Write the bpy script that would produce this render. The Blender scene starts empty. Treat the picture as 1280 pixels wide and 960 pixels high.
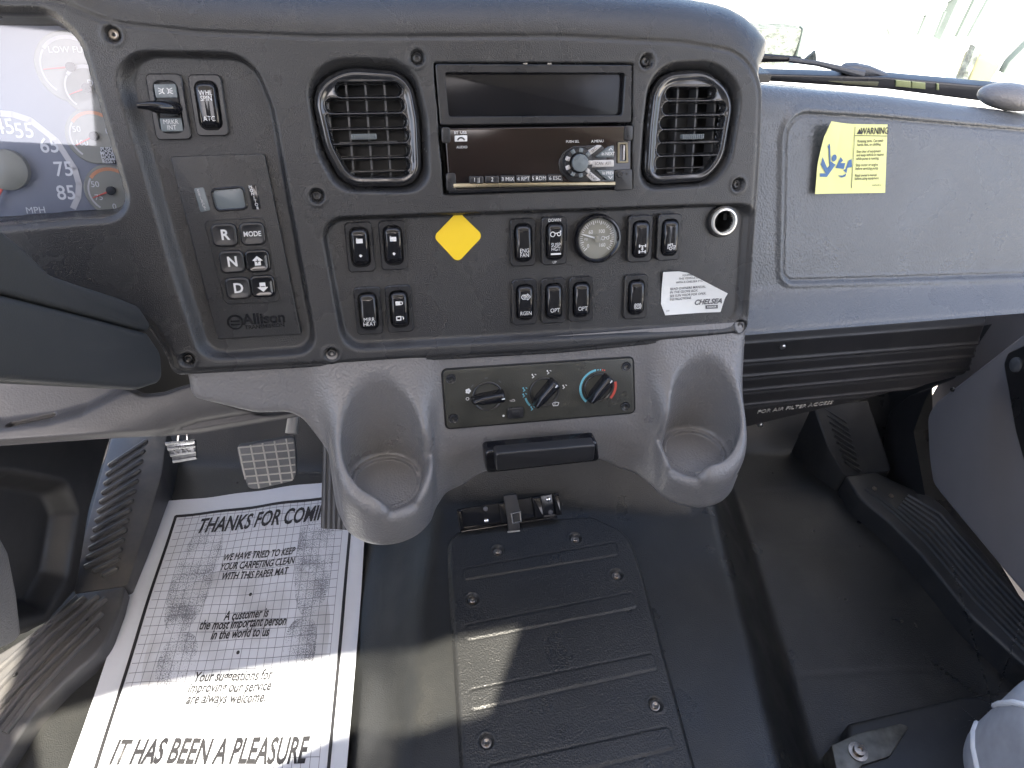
import bpy, math, random
import numpy as np
from mathutils import Matrix, Vector
rnd = random.Random(5)
S = bpy.context.scene
COL = S.collection

# ------------------------------------------------------------------ camera
EYE = np.array([0, 0, 1.1])                      # 1.1 m above the cab floor
RIGHT = np.array([0.99829116, 0.01109654, 0.05737278])
UP = np.array([-0.05094423, 0.64622201, 0.76144717])
BACK = np.array([-0.02862612, -0.76306879, 0.64568303])
FPX = 888.0
cam = bpy.data.cameras.new('camera')
cam.sensor_width = 36; cam.lens = FPX / 1280 * 36
cam.clip_start = 0.02; cam.clip_end = 2000
camo = bpy.data.objects.new('camera', cam); COL.objects.link(camo)
camo.matrix_world = Matrix([[RIGHT[i], UP[i], BACK[i], EYE[i]] for i in range(3)] + [[0, 0, 0, 1]])
S.camera = camo

# ------------------------------------------------------------------ light
SUN_DIR = np.array([-0.10, 0.62, -0.76]); SUN_DIR /= np.linalg.norm(SUN_DIR)    # the way the sunlight travels
w = bpy.data.worlds.new('World'); S.world = w; w.use_nodes = True
nt = w.node_tree; nt.nodes.clear()
sky = nt.nodes.new('ShaderNodeTexSky'); sky.sky_type = 'NISHITA'; sky.sun_disc = False
sky.sun_elevation = math.asin(-SUN_DIR[2]); sky.sun_rotation = math.atan2(-SUN_DIR[0], -SUN_DIR[1])
sky.air_density = 0.8; sky.dust_density = 4.0; sky.ozone_density = 0.6
bg = nt.nodes.new('ShaderNodeBackground'); bg.inputs['Strength'].default_value = 0.115
wo = nt.nodes.new('ShaderNodeOutputWorld')
nt.links.new(sky.outputs[0], bg.inputs[0]); nt.links.new(bg.outputs[0], wo.inputs[0])
sl = bpy.data.lights.new('sun', 'SUN'); sl.energy = 5.0; sl.angle = math.radians(0.55); sl.color = (1, .92, .76)
so = bpy.data.objects.new('sun', sl); COL.objects.link(so)
so.rotation_euler = Vector(SUN_DIR).to_track_quat('-Z', 'Y').to_euler()
S.view_settings.view_transform = 'Standard'; S.view_settings.look = 'None'
S.view_settings.exposure = 2.7; S.view_settings.gamma = 1; S.view_settings.use_curve_mapping = False
S.cycles.use_denoising = True
S.cycles.max_bounces = 10; S.cycles.diffuse_bounces = 5; S.cycles.transparent_max_bounces = 12
S.cycles.caustics_reflective = False; S.cycles.caustics_refractive = False
S.cycles.sample_clamp_indirect = 4

# ------------------------------------------------------------------ frames and projection helpers
def nrm(a): a = np.asarray(a, float); return a / np.linalg.norm(a)
def ray(px, py): return ((px - 640) / FPX) * RIGHT + ((480 - py) / FPX) * UP - BACK
class Frame:
    def __init__(s, o, ex, ey):
        s.o = np.asarray(o, float); s.ex = nrm(ex); ey = np.asarray(ey, float)
        s.ey = nrm(ey - s.ex * (ey @ s.ex)); s.n = np.cross(s.ex, s.ey)
    def at(s, u, v, w=0): return s.o + s.ex * u + s.ey * v + s.n * w
    def pts(s, P):
        P = np.asarray(P, float); return s.o + P[:, :1] * s.ex + P[:, 1:2] * s.ey + P[:, 2:3] * s.n
    def px(s, px, py, w=0):
        d = ray(px, py); k = ((s.o + s.n * w - EYE) @ s.n) / (d @ s.n); q = EYE + d * k - s.o
        return (q @ s.ex, q @ s.ey)
    def poly(s, l, w=0): return [s.px(x, y, w) for x, y in l]
    def mat(s, u=0, v=0, w=0, rot=0):
        o = s.at(u, v, w); c, si = math.cos(rot), math.sin(rot)
        ex = s.ex * c + s.ey * si; ey = -s.ex * si + s.ey * c
        return Matrix([[ex[i], ey[i], s.n[i], o[i]] for i in range(3)] + [[0, 0, 0, 1]])
    def shift(s, u=0, v=0, w=0): return Frame(s.at(u, v, w), s.ex, s.ey)
PSI = math.radians(12)                              # the centre panel is turned towards the driver
XD = np.array([math.cos(PSI), math.sin(PSI), 0]); FD = np.array([-math.sin(PSI), math.cos(PSI), 0]); ZU = np.array([0, 0, 1.0])
T = math.radians(21)
DASH = Frame(EYE + ray(672, 200) * 0.716, XD, math.sin(T) * FD + math.cos(T) * ZU)
FLOOR = Frame((0, 0, 0), (1, 0, 0), (0, 1, 0))
def level(z): return Frame((0, 0, z), (1, 0, 0), (0, 1, 0))

# ------------------------------------------------------------------ mesh helpers
def setmesh(o, V, Fc, smooth=True, ang=35):
    me = o.data
    if smooth:
        me.shade_smooth()
        if ang: me.set_sharp_from_angle(angle=math.radians(ang))
def link(name, me, mat, parent=None, M=None):
    o = bpy.data.objects.new(name, me); COL.objects.link(o)
    if mat: me.materials.append(mat)
    if parent: o.parent = parent
    if M is not None: o.matrix_local = M
    return o
def mk(name, V, F, mat, parent=None, M=None, smooth=True, ang=35):
    me = bpy.data.meshes.new(name)
    me.from_pydata([tuple(map(float, v)) for v in V], [], [tuple(map(int, f)) for f in F]); me.update()
    o = link(name, me, mat, parent, M); setmesh(o, V, F, smooth, ang); return o
def mkquads(name, V, Q, mat, parent=None, M=None, ang=None):
    me = bpy.data.meshes.new(name); V = np.asarray(V, np.float32); Q = np.asarray(Q, np.int32)
    me.vertices.add(len(V)); me.vertices.foreach_set('co', V.ravel())
    me.loops.add(Q.size); me.loops.foreach_set('vertex_index', Q.ravel())
    me.polygons.add(len(Q)); me.polygons.foreach_set('loop_start', np.arange(0, Q.size, 4, dtype=np.int32))
    me.update(calc_edges=True); me.validate()
    o = link(name, me, mat, parent, M); me.shade_smooth()
    if ang: me.set_sharp_from_angle(angle=math.radians(ang))
    return o
def tag(o, label, cat, group=None, kind=None):
    o['label'] = label; o['category'] = cat
    if group: o['group'] = group
    if kind: o['kind'] = kind
    return o
def thing(name, label, cat, M=None, group=None):
    o = bpy.data.objects.new(name, None); COL.objects.link(o); o.empty_display_size = .01
    if M is not None: o.matrix_world = M
    return tag(o, label, cat, group)
def struct(o): o['kind'] = 'structure'; return o

def rpoly(pts, r, n=6):
    """round the corners of a polygon; r one radius or one per corner"""
    P = [np.array(p[:2], float) for p in pts]; N = len(P); out = []
    rr = r if hasattr(r, '__len__') else [r] * N
    for i in range(N):
        a, b, c = P[i - 1], P[i], P[(i + 1) % N]
        d1, d2 = a - b, c - b; l1, l2 = np.linalg.norm(d1), np.linalg.norm(d2); d1 /= l1; d2 /= l2
        cs = np.clip(d1 @ d2, -1, 1); th = math.acos(cs)
        if rr[i] <= 0 or th > math.pi - .02: out.append(b); continue
        t = min(rr[i] / math.tan(th / 2), .49 * l1, .49 * l2); R = t * math.tan(th / 2)
        cen = b + nrm(d1 + d2) * (R / math.sin(th / 2))
        p, q = b + d1 * t, b + d2 * t
        a0 = math.atan2(*(p - cen)[::-1]); a1 = math.atan2(*(q - cen)[::-1])
        da = (a1 - a0 + math.pi) % (2 * math.pi) - math.pi
        for k in range(n + 1): an = a0 + da * k / n; out.append(cen + R * np.array([math.cos(an), math.sin(an)]))
    return np.array(out)
def rrect(w, h, r, n=5, cx=0, cy=0): return rpoly([(cx - w / 2, cy - h / 2), (cx + w / 2, cy - h / 2), (cx + w / 2, cy + h / 2), (cx - w / 2, cy + h / 2)], r, n)
def circ(r, n=32, cx=0, cy=0): a = np.arange(n) * 2 * math.pi / n; return np.stack([cx + r * np.cos(a), cy + r * np.sin(a)], 1)
def ccw(P):
    P = np.asarray(P, float); x, y = P[:, 0], P[:, 1]
    return P if (x * np.roll(y, -1) - y * np.roll(x, -1)).sum() > 0 else P[::-1]
def inset(P, d):
    P = ccw(P); e = np.roll(P, -1, 0) - P; e /= np.maximum(np.linalg.norm(e, axis=1, keepdims=True), 1e-9)
    nn = np.stack([-e[:, 1], e[:, 0]], 1); m = nn + np.roll(nn, 1, 0)
    m /= np.maximum((m * m).sum(1, keepdims=True) / 2, .35); return P + m * d
def loft(rings, cap0=True, cap1=True, closed=True):
    """rings: list of (N,3) arrays"""
    n = len(rings[0]); V = np.concatenate(rings); F = []
    for k in range(len(rings) - 1):
        for i in range(n if closed else n - 1):
            j = (i + 1) % n; F.append((k * n + i, k * n + j, (k + 1) * n + j, (k + 1) * n + i))
    if cap0: F.append(tuple(range(n))[::-1])
    if cap1: F.append(tuple(range((len(rings) - 1) * n, len(rings) * n)))
    return V, F
def z3(P, z): P = np.asarray(P, float); return np.column_stack([P, np.full(len(P), float(z)) if np.isscalar(z) else z])
def slab(P, z0, z1, b=.001, seg=3):
    P = ccw(P); R = [z3(P, z0)]
    for k in range(seg + 1):
        a = math.pi / 2 * k / seg; R.append(z3(inset(P, b * (1 - math.cos(a))), z1 - b + b * math.sin(a)))
    return loft(R)
def lathe(prof, n=32):
    R = []
    for r, z in prof: R.append(z3(circ(max(r, 1e-5), n), z))
    return loft(R, False, False)
def join(*L):
    V, F, o = [], [], 0
    for v, f in L:
        V.append(np.asarray(v, float)); F += [tuple(i + o for i in g) for g in f]; o += len(v)
    return np.concatenate(V), F
def box(c, s, b=0):
    P = rrect(s[0], s[1], min(b, s[0] * .4, s[1] * .4) if b else 0, 3) if b else np.array([(-s[0] / 2, -s[1] / 2), (s[0] / 2, -s[1] / 2), (s[0] / 2, s[1] / 2), (-s[0] / 2, s[1] / 2)])
    v, f = slab(P, -s[2] / 2, s[2] / 2, b, 2) if b else loft([z3(P, -s[2] / 2), z3(P, s[2] / 2)])
    return v + np.array(c), f
def xf(vf, M):
    v, f = vf; A = np.array(M); return v @ A[:3, :3].T + A[:3, 3], f
def rotz(a): return np.array(Matrix.Rotation(a, 4, 'Z'))
def trn(x, y, z): return np.array(Matrix.Translation((x, y, z)))
def skirted(top, zb, b=.005):
    """solid under a tilted plate: top is a world outline, the sides fall straight down"""
    top = np.asarray(top, float); Q = ccw(top[:, :2])
    if not np.allclose(Q[0], top[0, :2]): top = top[::-1]
    I1, I2 = inset(top[:, :2], b * .3), inset(top[:, :2], b); low = top.copy(); low[:, 2] = zb
    return loft([low, top - [0, 0, b], np.column_stack([I1, top[:, 2] - b * .3]), np.column_stack([I2, top[:, 2]])])
def tube(P, r, n=10, cap=True):
    P = np.asarray(P, float); R = []; up = np.array([0, 0, 1.0])
    for i in range(len(P)):
        t = nrm(P[min(i + 1, len(P) - 1)] - P[max(i - 1, 0)]); a = np.cross(t, up)
        if np.linalg.norm(a) < .1: a = np.cross(t, [0, 1, 0])
        a = nrm(a); b = np.cross(a, t); rr = r[i] if hasattr(r, '__len__') else r
        R.append(np.array([P[i] + rr * (a * math.cos(q) + b * math.sin(q)) for q in np.arange(n) * 2 * math.pi / n]))
    return loft(R, cap, cap)
def psdf(P, U, V):
    """signed distance to a polygon, negative inside"""
    P = np.asarray(P, float); d = np.full(U.shape, 1e9); s = np.zeros(U.shape, bool)
    for i in range(len(P)):
        a, b = P[i], P[(i + 1) % len(P)]; ex, ey = b - a; L = ex * ex + ey * ey
        if L < 1e-16: continue
        wx, wy = U - a[0], V - a[1]; t = np.clip((wx * ex + wy * ey) / L, 0, 1)
        d = np.minimum(d, (wx - ex * t) ** 2 + (wy - ey * t) ** 2)
        if abs(ey) > 1e-12:
            c = ((a[1] <= V) & (b[1] > V)) | ((b[1] <= V) & (a[1] > V)); s ^= c & (U < a[0] + (V - a[1]) * ex / ey)
    return np.where(s, -np.sqrt(d), np.sqrt(d))
def ss(x, a=0, b=1): t = np.clip((x - a) / (b - a), 0, 1); return t * t * (3 - 2 * t)
def between(Po, Pi, U, V):
    """0 outside the outer outline, 1 inside the inner one, smooth in the shoulder between"""
    a = -psdf(Po, U, V); b = psdf(Pi, U, V)
    t = np.where(a <= 0, 0, np.where(b <= 0, 1, a / np.maximum(a + b, 1e-9))); return t
def snap(P, U, V):
    """nearest points on a polygon"""
    bd = np.full(U.shape, 1e9); X, Y = U.copy(), V.copy()
    for i in range(len(P)):
        a, b = P[i], P[(i + 1) % len(P)]; ex, ey = b - a; L = ex * ex + ey * ey
        if L < 1e-16: continue
        t = np.clip(((U - a[0]) * ex + (V - a[1]) * ey) / L, 0, 1); qx, qy = a[0] + ex * t, a[1] + ey * t
        d = (U - qx) ** 2 + (V - qy) ** 2; m = d < bd; bd = np.where(m, d, bd); X = np.where(m, qx, X); Y = np.where(m, qy, Y)
    return X, Y
def hfield(name, fr, box4, step, fn, mat, parent=None, M=None, clip=None):
    """a moulded sheet: height fn(U,V) over a frame; fn returns W, keep"""
    u0, u1, v0, v1 = box4; nu = int((u1 - u0) / step) + 1; nv = int((v1 - v0) / step) + 1
    U, V = np.meshgrid(np.linspace(u0, u1, nu), np.linspace(v0, v1, nv), indexing='ij'); W, K = fn(U, V)
    if clip is not None:
        K = psdf(clip, U, V) < 0; X, Y = snap(clip, U, V); U = np.where(K, U, X); V = np.where(K, V, Y); W, _ = fn(U, V)
    P = np.stack([U.ravel(), V.ravel(), W.ravel()], 1)
    I = np.arange(nu * nv).reshape(nu, nv)
    Q = np.stack([I[:-1, :-1], I[1:, :-1], I[1:, 1:], I[:-1, 1:]], -1)
    kq = K[:-1, :-1] | K[1:, :-1] | K[1:, 1:] | K[:-1, 1:]; Q = Q[kq].reshape(-1, 4)
    used = np.unique(Q); mp = np.full(len(P), -1); mp[used] = np.arange(len(used))
    Pw = P[used]
    if parent is None: M = fr.mat()
    return mkquads(name, Pw, mp[Q], mat, parent, M)
def nets(name, fn, lo, hi, h, mat, fr=None, parent=None, M=None):
    """surface of a signed distance field (naive surface nets)"""
    ax = [np.arange(lo[i], hi[i] + h, h) for i in range(3)]
    X, Y, Zz = np.meshgrid(*ax, indexing='ij'); D = fn(X, Y, Zz).astype(np.float32); s = D < 0
    n = np.array(D.shape) - 1; acc = np.zeros(tuple(n) + (3,), np.float32); cnt = np.zeros(tuple(n), np.float32)
    cor = [(a, b, c) for a in (0, 1) for b in (0, 1) for c in (0, 1)]
    g = lambda A, o: A[o[0]:o[0] + n[0], o[1]:o[1] + n[1], o[2]:o[2] + n[2]]
    for p in cor:
        for k in range(3):
            if p[k]: continue
            q = list(p); q[k] = 1; a, b = g(D, p), g(D, q); m = (a < 0) != (b < 0)
            t = np.where(m, a / np.where(a == b, 1, a - b), 0)
            for j in range(3): acc[..., j] += np.where(m, p[j] + (t if j == k else 0), 0)
            cnt += m
    act = cnt > 0; idx = np.full(tuple(n), -1); idx[act] = np.arange(act.sum())
    base = np.stack(np.nonzero(act), 1); V = (base + acc[act] / cnt[act][:, None]) * h + np.array(lo)
    Qs = []
    for k in range(3):
        sl = [slice(1, n[0]), slice(1, n[1]), slice(1, n[2])]; sl[k] = slice(0, n[k])
        sa = list(sl); sb = list(sl); sb[k] = slice(1, n[k] + 1)
        A, B = s[tuple(sa)], s[tuple(sb)]; e = np.nonzero(A != B)
        off = np.array([1, 1, 1]); off[k] = 0; c = np.stack(e, 1) + off
        i, j = (k + 1) % 3, (k + 2) % 3; di = np.zeros(3, int); dj = np.zeros(3, int); di[i] = 1; dj[j] = 1
        f = lambda x: idx[x[:, 0], x[:, 1], x[:, 2]]
        q = np.stack([f(c - di - dj), f(c - dj), f(c), f(c - di)], 1); fl = B[e]
        q[fl] = q[fl][:, ::-1]; Qs.append(q)
    Q = np.concatenate(Qs); Q = Q[(Q >= 0).all(1)]
    return mkquads(name, V, Q, mat, parent, M)
def smin(a, b, k): h = np.clip(.5 + .5 * (b - a) / k, 0, 1); return b * (1 - h) + a * h - k * h * (1 - h)
def smax(a, b, k): return -smin(-a, -b, k)

def text(s, size, mat, parent, x=0, y=0, z=0, sx=1.0, shear=0, bold=0, align='CENTER', rot=0, depth=0, warp=None, name='lettering', line=1.0):
    cu = bpy.data.curves.new('lettering', 'FONT'); cu.body = s; cu.size = size; cu.align_x = align; cu.align_y = 'CENTER'
    cu.shear = shear; cu.offset = bold * size; cu.extrude = depth; cu.resolution_u = 3; cu.space_line = line
    o = bpy.data.objects.new('tmp', cu); COL.objects.link(o)
    me = bpy.data.meshes.new_from_object(o.evaluated_get(bpy.context.evaluated_depsgraph_get()))
    bpy.data.objects.remove(o); bpy.data.curves.remove(cu)
    A = np.zeros(len(me.vertices) * 3, np.float32); me.vertices.foreach_get('co', A); A = A.reshape(-1, 3); A[:, 0] *= sx
    c, si = math.cos(rot), math.sin(rot); B = A.copy(); B[:, 0] = A[:, 0] * c - A[:, 1] * si + x; B[:, 1] = A[:, 0] * si + A[:, 1] * c + y; B[:, 2] += z
    if warp: B = warp(B).astype(np.float32)
    me.vertices.foreach_set('co', B.ravel()); me.name = name; me.materials.clear(); me.update()
    return link(name, me, mat, parent)
def flat(name, polys, mat, parent, z=0, warp=None):
    """thin printed marks: list of polygons"""
    V, F = [], []
    for P in polys:
        P = ccw(P); F.append(tuple(range(len(V), len(V) + len(P)))); V += [(p[0], p[1], z) for p in P]
    V = np.array(V)
    if warp: V = warp(V)
    return mk(name, V, F, mat, parent, smooth=False)
def stroke(P, wd):
    """polyline -> list of quads"""
    out = []; P = [np.array(p, float) for p in P]
    for a, b in zip(P[:-1], P[1:]):
        d = nrm(b - a); n = np.array([-d[1], d[0]]) * wd / 2; e = d * wd * .2
        out.append([a - e - n, b + e - n, b + e + n, a - e + n])
    return out
def arc(cx, cy, r, a0, a1, n=12): return [(cx + r * math.cos(math.radians(a0 + (a1 - a0) * k / n)), cy + r * math.sin(math.radians(a0 + (a1 - a0) * k / n))) for k in range(n + 1)]

# ------------------------------------------------------------------ materials
def material(name, col, rough=.5, metal=0, grain=0, gscale=600, gdist=.0004, var=.12, vscale=6, coat=0, spec=.5, leather=False, dust=0, rvar=0.08):
    m = bpy.data.materials.new(name); m.use_nodes = True; t = m.node_tree; N = t.nodes; L = t.links
    b = N['Principled BSDF']; b.inputs['Metallic'].default_value = metal; b.inputs['Roughness'].default_value = rough
    b.inputs['Coat Weight'].default_value = coat; b.inputs['Coat Roughness'].default_value = .08; b.inputs['Specular IOR Level'].default_value = spec
    tc = N.new('ShaderNodeTexCoord')
    n1 = N.new('ShaderNodeTexNoise'); n1.inputs['Scale'].default_value = vscale; n1.inputs['Detail'].default_value = 5; L.new(tc.outputs['Object'], n1.inputs['Vector'])
    mr = N.new('ShaderNodeMapRange'); mr.inputs[1].default_value = .3; mr.inputs[2].default_value = .7; mr.inputs[3].default_value = 1 - var; mr.inputs[4].default_value = 1 + var
    L.new(n1.outputs['Fac'], mr.inputs[0])
    mx = N.new('ShaderNodeMix'); mx.data_type = 'RGBA'; mx.blend_type = 'MULTIPLY'; mx.inputs[0].default_value = 1
    mx.inputs[6].default_value = (*col, 1); L.new(mr.outputs[0], mx.inputs[7]); out = mx.outputs[2]
    if dust:
        n2 = N.new('ShaderNodeTexNoise'); n2.inputs['Scale'].default_value = 9; n2.inputs['Detail'].default_value = 9; n2.inputs['Roughness'].default_value = .7; L.new(tc.outputs['Object'], n2.inputs['Vector'])
        m2 = N.new('ShaderNodeMapRange'); m2.inputs[1].default_value = .48; m2.inputs[2].default_value = .75; m2.inputs[4].default_value = dust; L.new(n2.outputs['Fac'], m2.inputs[0])
        m3 = N.new('ShaderNodeMix'); m3.data_type = 'RGBA'; m3.inputs[7].default_value = (.22, .2, .17, 1); L.new(m2.outputs[0], m3.inputs[0]); L.new(out, m3.inputs[6]); out = m3.outputs[2]
    L.new(out, b.inputs['Base Color'])
    rr = N.new('ShaderNodeMapRange'); rr.inputs[1].default_value = .3; rr.inputs[2].default_value = .7; rr.inputs[3].default_value = rough - rvar; rr.inputs[4].default_value = rough + rvar
    n3 = N.new('ShaderNodeTexNoise'); n3.inputs['Scale'].default_value = 14; n3.inputs['Detail'].default_value = 6; L.new(tc.outputs['Object'], n3.inputs['Vector']); L.new(n3.outputs['Fac'], rr.inputs[0]); L.new(rr.outputs[0], b.inputs['Roughness'])
    if grain:
        if leather:
            v = N.new('ShaderNodeTexVoronoi'); v.feature = 'SMOOTH_F1'; v.inputs['Scale'].default_value = gscale
            ns = N.new('ShaderNodeTexNoise'); ns.inputs['Scale'].default_value = gscale * .5
            va = N.new('ShaderNodeVectorMath'); va.operation = 'ADD'; vs = N.new('ShaderNodeVectorMath'); vs.operation = 'SCALE'; vs.inputs['Scale'].default_value = .6 / gscale
            L.new(tc.outputs['Object'], ns.inputs['Vector']); L.new(ns.outputs['Color'], vs.inputs[0]); L.new(tc.outputs['Object'], va.inputs[0]); L.new(vs.outputs[0], va.inputs[1]); L.new(va.outputs[0], v.inputs['Vector']); h = v.outputs['Distance']
        else:
            v = N.new('ShaderNodeTexNoise'); v.inputs['Scale'].default_value = gscale; v.inputs['Detail'].default_value = 2; L.new(tc.outputs['Object'], v.inputs['Vector']); h = v.outputs['Fac']
        bp = N.new('ShaderNodeBump'); bp.inputs['Strength'].default_value = grain; bp.inputs['Distance'].default_value = gdist; L.new(h, bp.inputs['Height']); L.new(bp.outputs[0], b.inputs['Normal'])
    return m
def glassy(name, tint=(1, 1, 1), refl=1.0, rough=0.02):
    m = bpy.data.materials.new(name); m.use_nodes = True; t = m.node_tree; t.nodes.clear(); N = t.nodes; L = t.links
    o = N.new('ShaderNodeOutputMaterial'); mx = N.new('ShaderNodeMixShader'); tr = N.new('ShaderNodeBsdfTransparent'); tr.inputs[0].default_value = (*tint, 1)
    gl = N.new('ShaderNodeBsdfGlossy'); gl.inputs['Roughness'].default_value = rough; lw = N.new('ShaderNodeLayerWeight'); lw.inputs[0].default_value = .5; pw = N.new('ShaderNodeMath'); pw.operation = 'POWER'; pw.inputs[1].default_value = 5; L.new(lw.outputs['Facing'], pw.inputs[0]); fr = N.new('ShaderNodeMath'); fr.operation = 'MULTIPLY_ADD'; fr.inputs[1].default_value = .96; fr.inputs[2].default_value = .04; L.new(pw.outputs[0], fr.inputs[0])
    mu = N.new('ShaderNodeMath'); mu.operation = 'MULTIPLY'; mu.use_clamp = True; mu.inputs[1].default_value = refl
    L.new(fr.outputs[0], mu.inputs[0]); L.new(mu.outputs[0], mx.inputs[0]); L.new(tr.outputs[0], mx.inputs[1]); L.new(gl.outputs[0], mx.inputs[2]); L.new(mx.outputs[0], o.inputs[0]); return m
M_DASH = material('dash_plastic', (.031, .0310, .0325), .27, grain=.7, gscale=900, gdist=.0007, var=.12, dust=.03)
M_RECESS = M_DASH
M_PAD = material('pad_plastic', (.094, .101, .110), .29, grain=.6, gscale=420, gdist=.0009, leather=True, var=.08)  # faint blue in the colour stands for sky sheen on grey plastic
M_TRIM = material('trim_plastic', (.10, .097, .097), .40, grain=.4, gscale=420, gdist=.0006, leather=True, var=.06)
M_GREY = material('grey_plastic', (.152, .147, .147), .34, grain=.7, gscale=420, gdist=.0008, leather=True, var=.06)
M_GLOSS = material('gloss_black', (.010, .010, .012), .12, var=.05, rvar=.03)
M_SATIN = material('satin_black', (.022, .022, .024), .3, grain=.15, gscale=1200, var=.08)
M_GRILLE = material('grille_plastic', (.022, .022, .024), .14, coat=.6)
M_POCKET = material('pocket_black', (.008, .008, .010), .18, spec=.25)
M_VANE = material('vane_plastic', (.075, .075, .078), .4)
M_DARK = material('deep_black', (.008, .008, .009), .5)
M_VINYL = material('floor_vinyl', (.0165, .0172, .0175), .35, grain=.7, gscale=600, gdist=.0009, dust=.05, var=.2, vscale=4, rvar=.1)
M_TUNNEL = material('tunnel_cover_vinyl', (.022, .0225, .023), .33, grain=1, gscale=420, gdist=.0013, var=.15)
M_SILL = material('sill_plastic', (.060, .060, .064), .38, grain=.4, gscale=500, dust=.3, var=.2)  # paler base and dust also stand for light on the left sill
M_DARKSILL = material('dark_sill_plastic', (.020, .021, .023), .45, grain=.4, gscale=500, dust=.08, var=.2)  # darker, less dusted tone for the right sill and seat base
M_KICK = material('kick_plastic', (.022, .022, .024), .45, grain=.4, gscale=500, var=.2, dust=.06)
M_SHROUD = material('column_plastic', (.038, .040, .042), .5, grain=.4, gscale=900, var=.06)
M_WHITE = material('white_print', (.66, .66, .66), .5, var=.03)
M_INK = material('black_ink', (.015, .015, .018), .6, var=.1)
M_GREYINK = material('grey_ink', (.10, .10, .11), .6)
M_PAPERWHITE = material('white_sticker', (.72, .73, .72), .5, var=.04)
M_YELLOW = material('yellow_sticker', (.80, .55, .02), .4, var=.05)
M_LEMON = material('lemon_sticker', (.70, .71, .28), .45, var=.04)
M_BLUE = material('blue_print', (.05, .13, .28), .5)
M_CHROME = material('chrome', (.75, .75, .76), .18, 1, var=.05)
M_DULL = material('dull_steel', (.30, .31, .33), .3, 1, var=.3, vscale=80)
M_STEEL = material('bright_steel', (.55, .55, .56), .28, 1, var=.15, vscale=40)
M_SOCKET = material('cream_glow_rim', (.80, .78, .72), .2, .4)  # cream colour stands for the glow of the socket rim
M_PALE = material('pale_keys', (.50, .48, .47), .4)
M_RADIO = material('radio_face', (.011, .0058, .005), .10, var=.3, vscale=20, rvar=.04)  # brown tint stands for a reflection in the black face
M_BRASS = material('gold_strip', (.30, .26, .18), .3, 1)
M_HEAT = material('heater_plate', (.046, .045, .038), .33, grain=.7, gscale=700, var=.15, vscale=30)
M_CYAN = material('cyan_print', (.16, .45, .55), .5)
M_RED = material('red_print', (.65, .10, .07), .5)
M_ORANGE = material('orange_print', (.60, .27, .14), .5)
M_DIAL = material('gauge_dial', (.24, .235, .20), .4, var=.1)  # olive grey lift stands for light reflected off the dial
M_CLUSTER = material('cluster_dial', (.19, .20, .235), .45, var=.1)  # pale blue lift stands for the haze reflected in the lens
M_DOOR = material('door_plastic', (.21, .198, .208), .5, grain=.4, gscale=500, var=.06)
M_FABRIC = material('seat_fabric', (.34, .35, .38), .9, grain=.8, gscale=1500, gdist=.0006, var=.1, vscale=60)
M_INSERT = material('pale_insert', (.30, .33, .16), .5)
M_PIPING = material('seat_piping', (.65, .66, .68), .8)
M_RUBBER = material('pedal_rubber', (.10, .105, .115), .5, grain=.3, gscale=500, dust=.1)
M_RUBBERD = material('dark_rubber', (.030, .030, .032), .5, grain=.3, gscale=500)
M_PEDALRIB = material('worn_rib_rubber', (.36, .35, .33), .55)
M_PLATE = material('worn_plate', (.11, .105, .09), .4, .6, var=.4, vscale=60)
M_BOLT = material('worn_bolt', (.30, .26, .22), .35, 1, var=.3, vscale=200)
M_LCD = material('display_grey', (.13, .15, .16), .3)
M_HEAD = material('cab_lining', (.16, .155, .15), .9)
M_ROOF = material('roof_lining', (.55, .54, .53), .9)
M_CONC = material('concrete_ground', (.55, .53, .50), .9, var=.2, vscale=.4)
M_HOOD = material('white_paint', (.80, .80, .79), .25, coat=.5, var=.02)
M_MESH = material('cowl_mesh', (.085, .10, .095), .7, grain=1, gscale=120, gdist=.006, var=.6, vscale=60)
M_LUMP = material('grey_moulding', (.07, .075, .085), .5, grain=.3, gscale=300)
M_STRUSS = material('painted_steel', (.10, .125, .12), .6)
M_OLIVE = material('olive_paint', (.115, .115, .07), .6, var=.15)
M_GLASS = glassy('window_glass', (.97, .985, .98), .8)
M_LENS = glassy('cluster_lens', (.90, .93, 1.0), 3.0, .03)
M_COVER = glassy('gauge_glass', (.97, .97, .97), 1.0)
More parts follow.
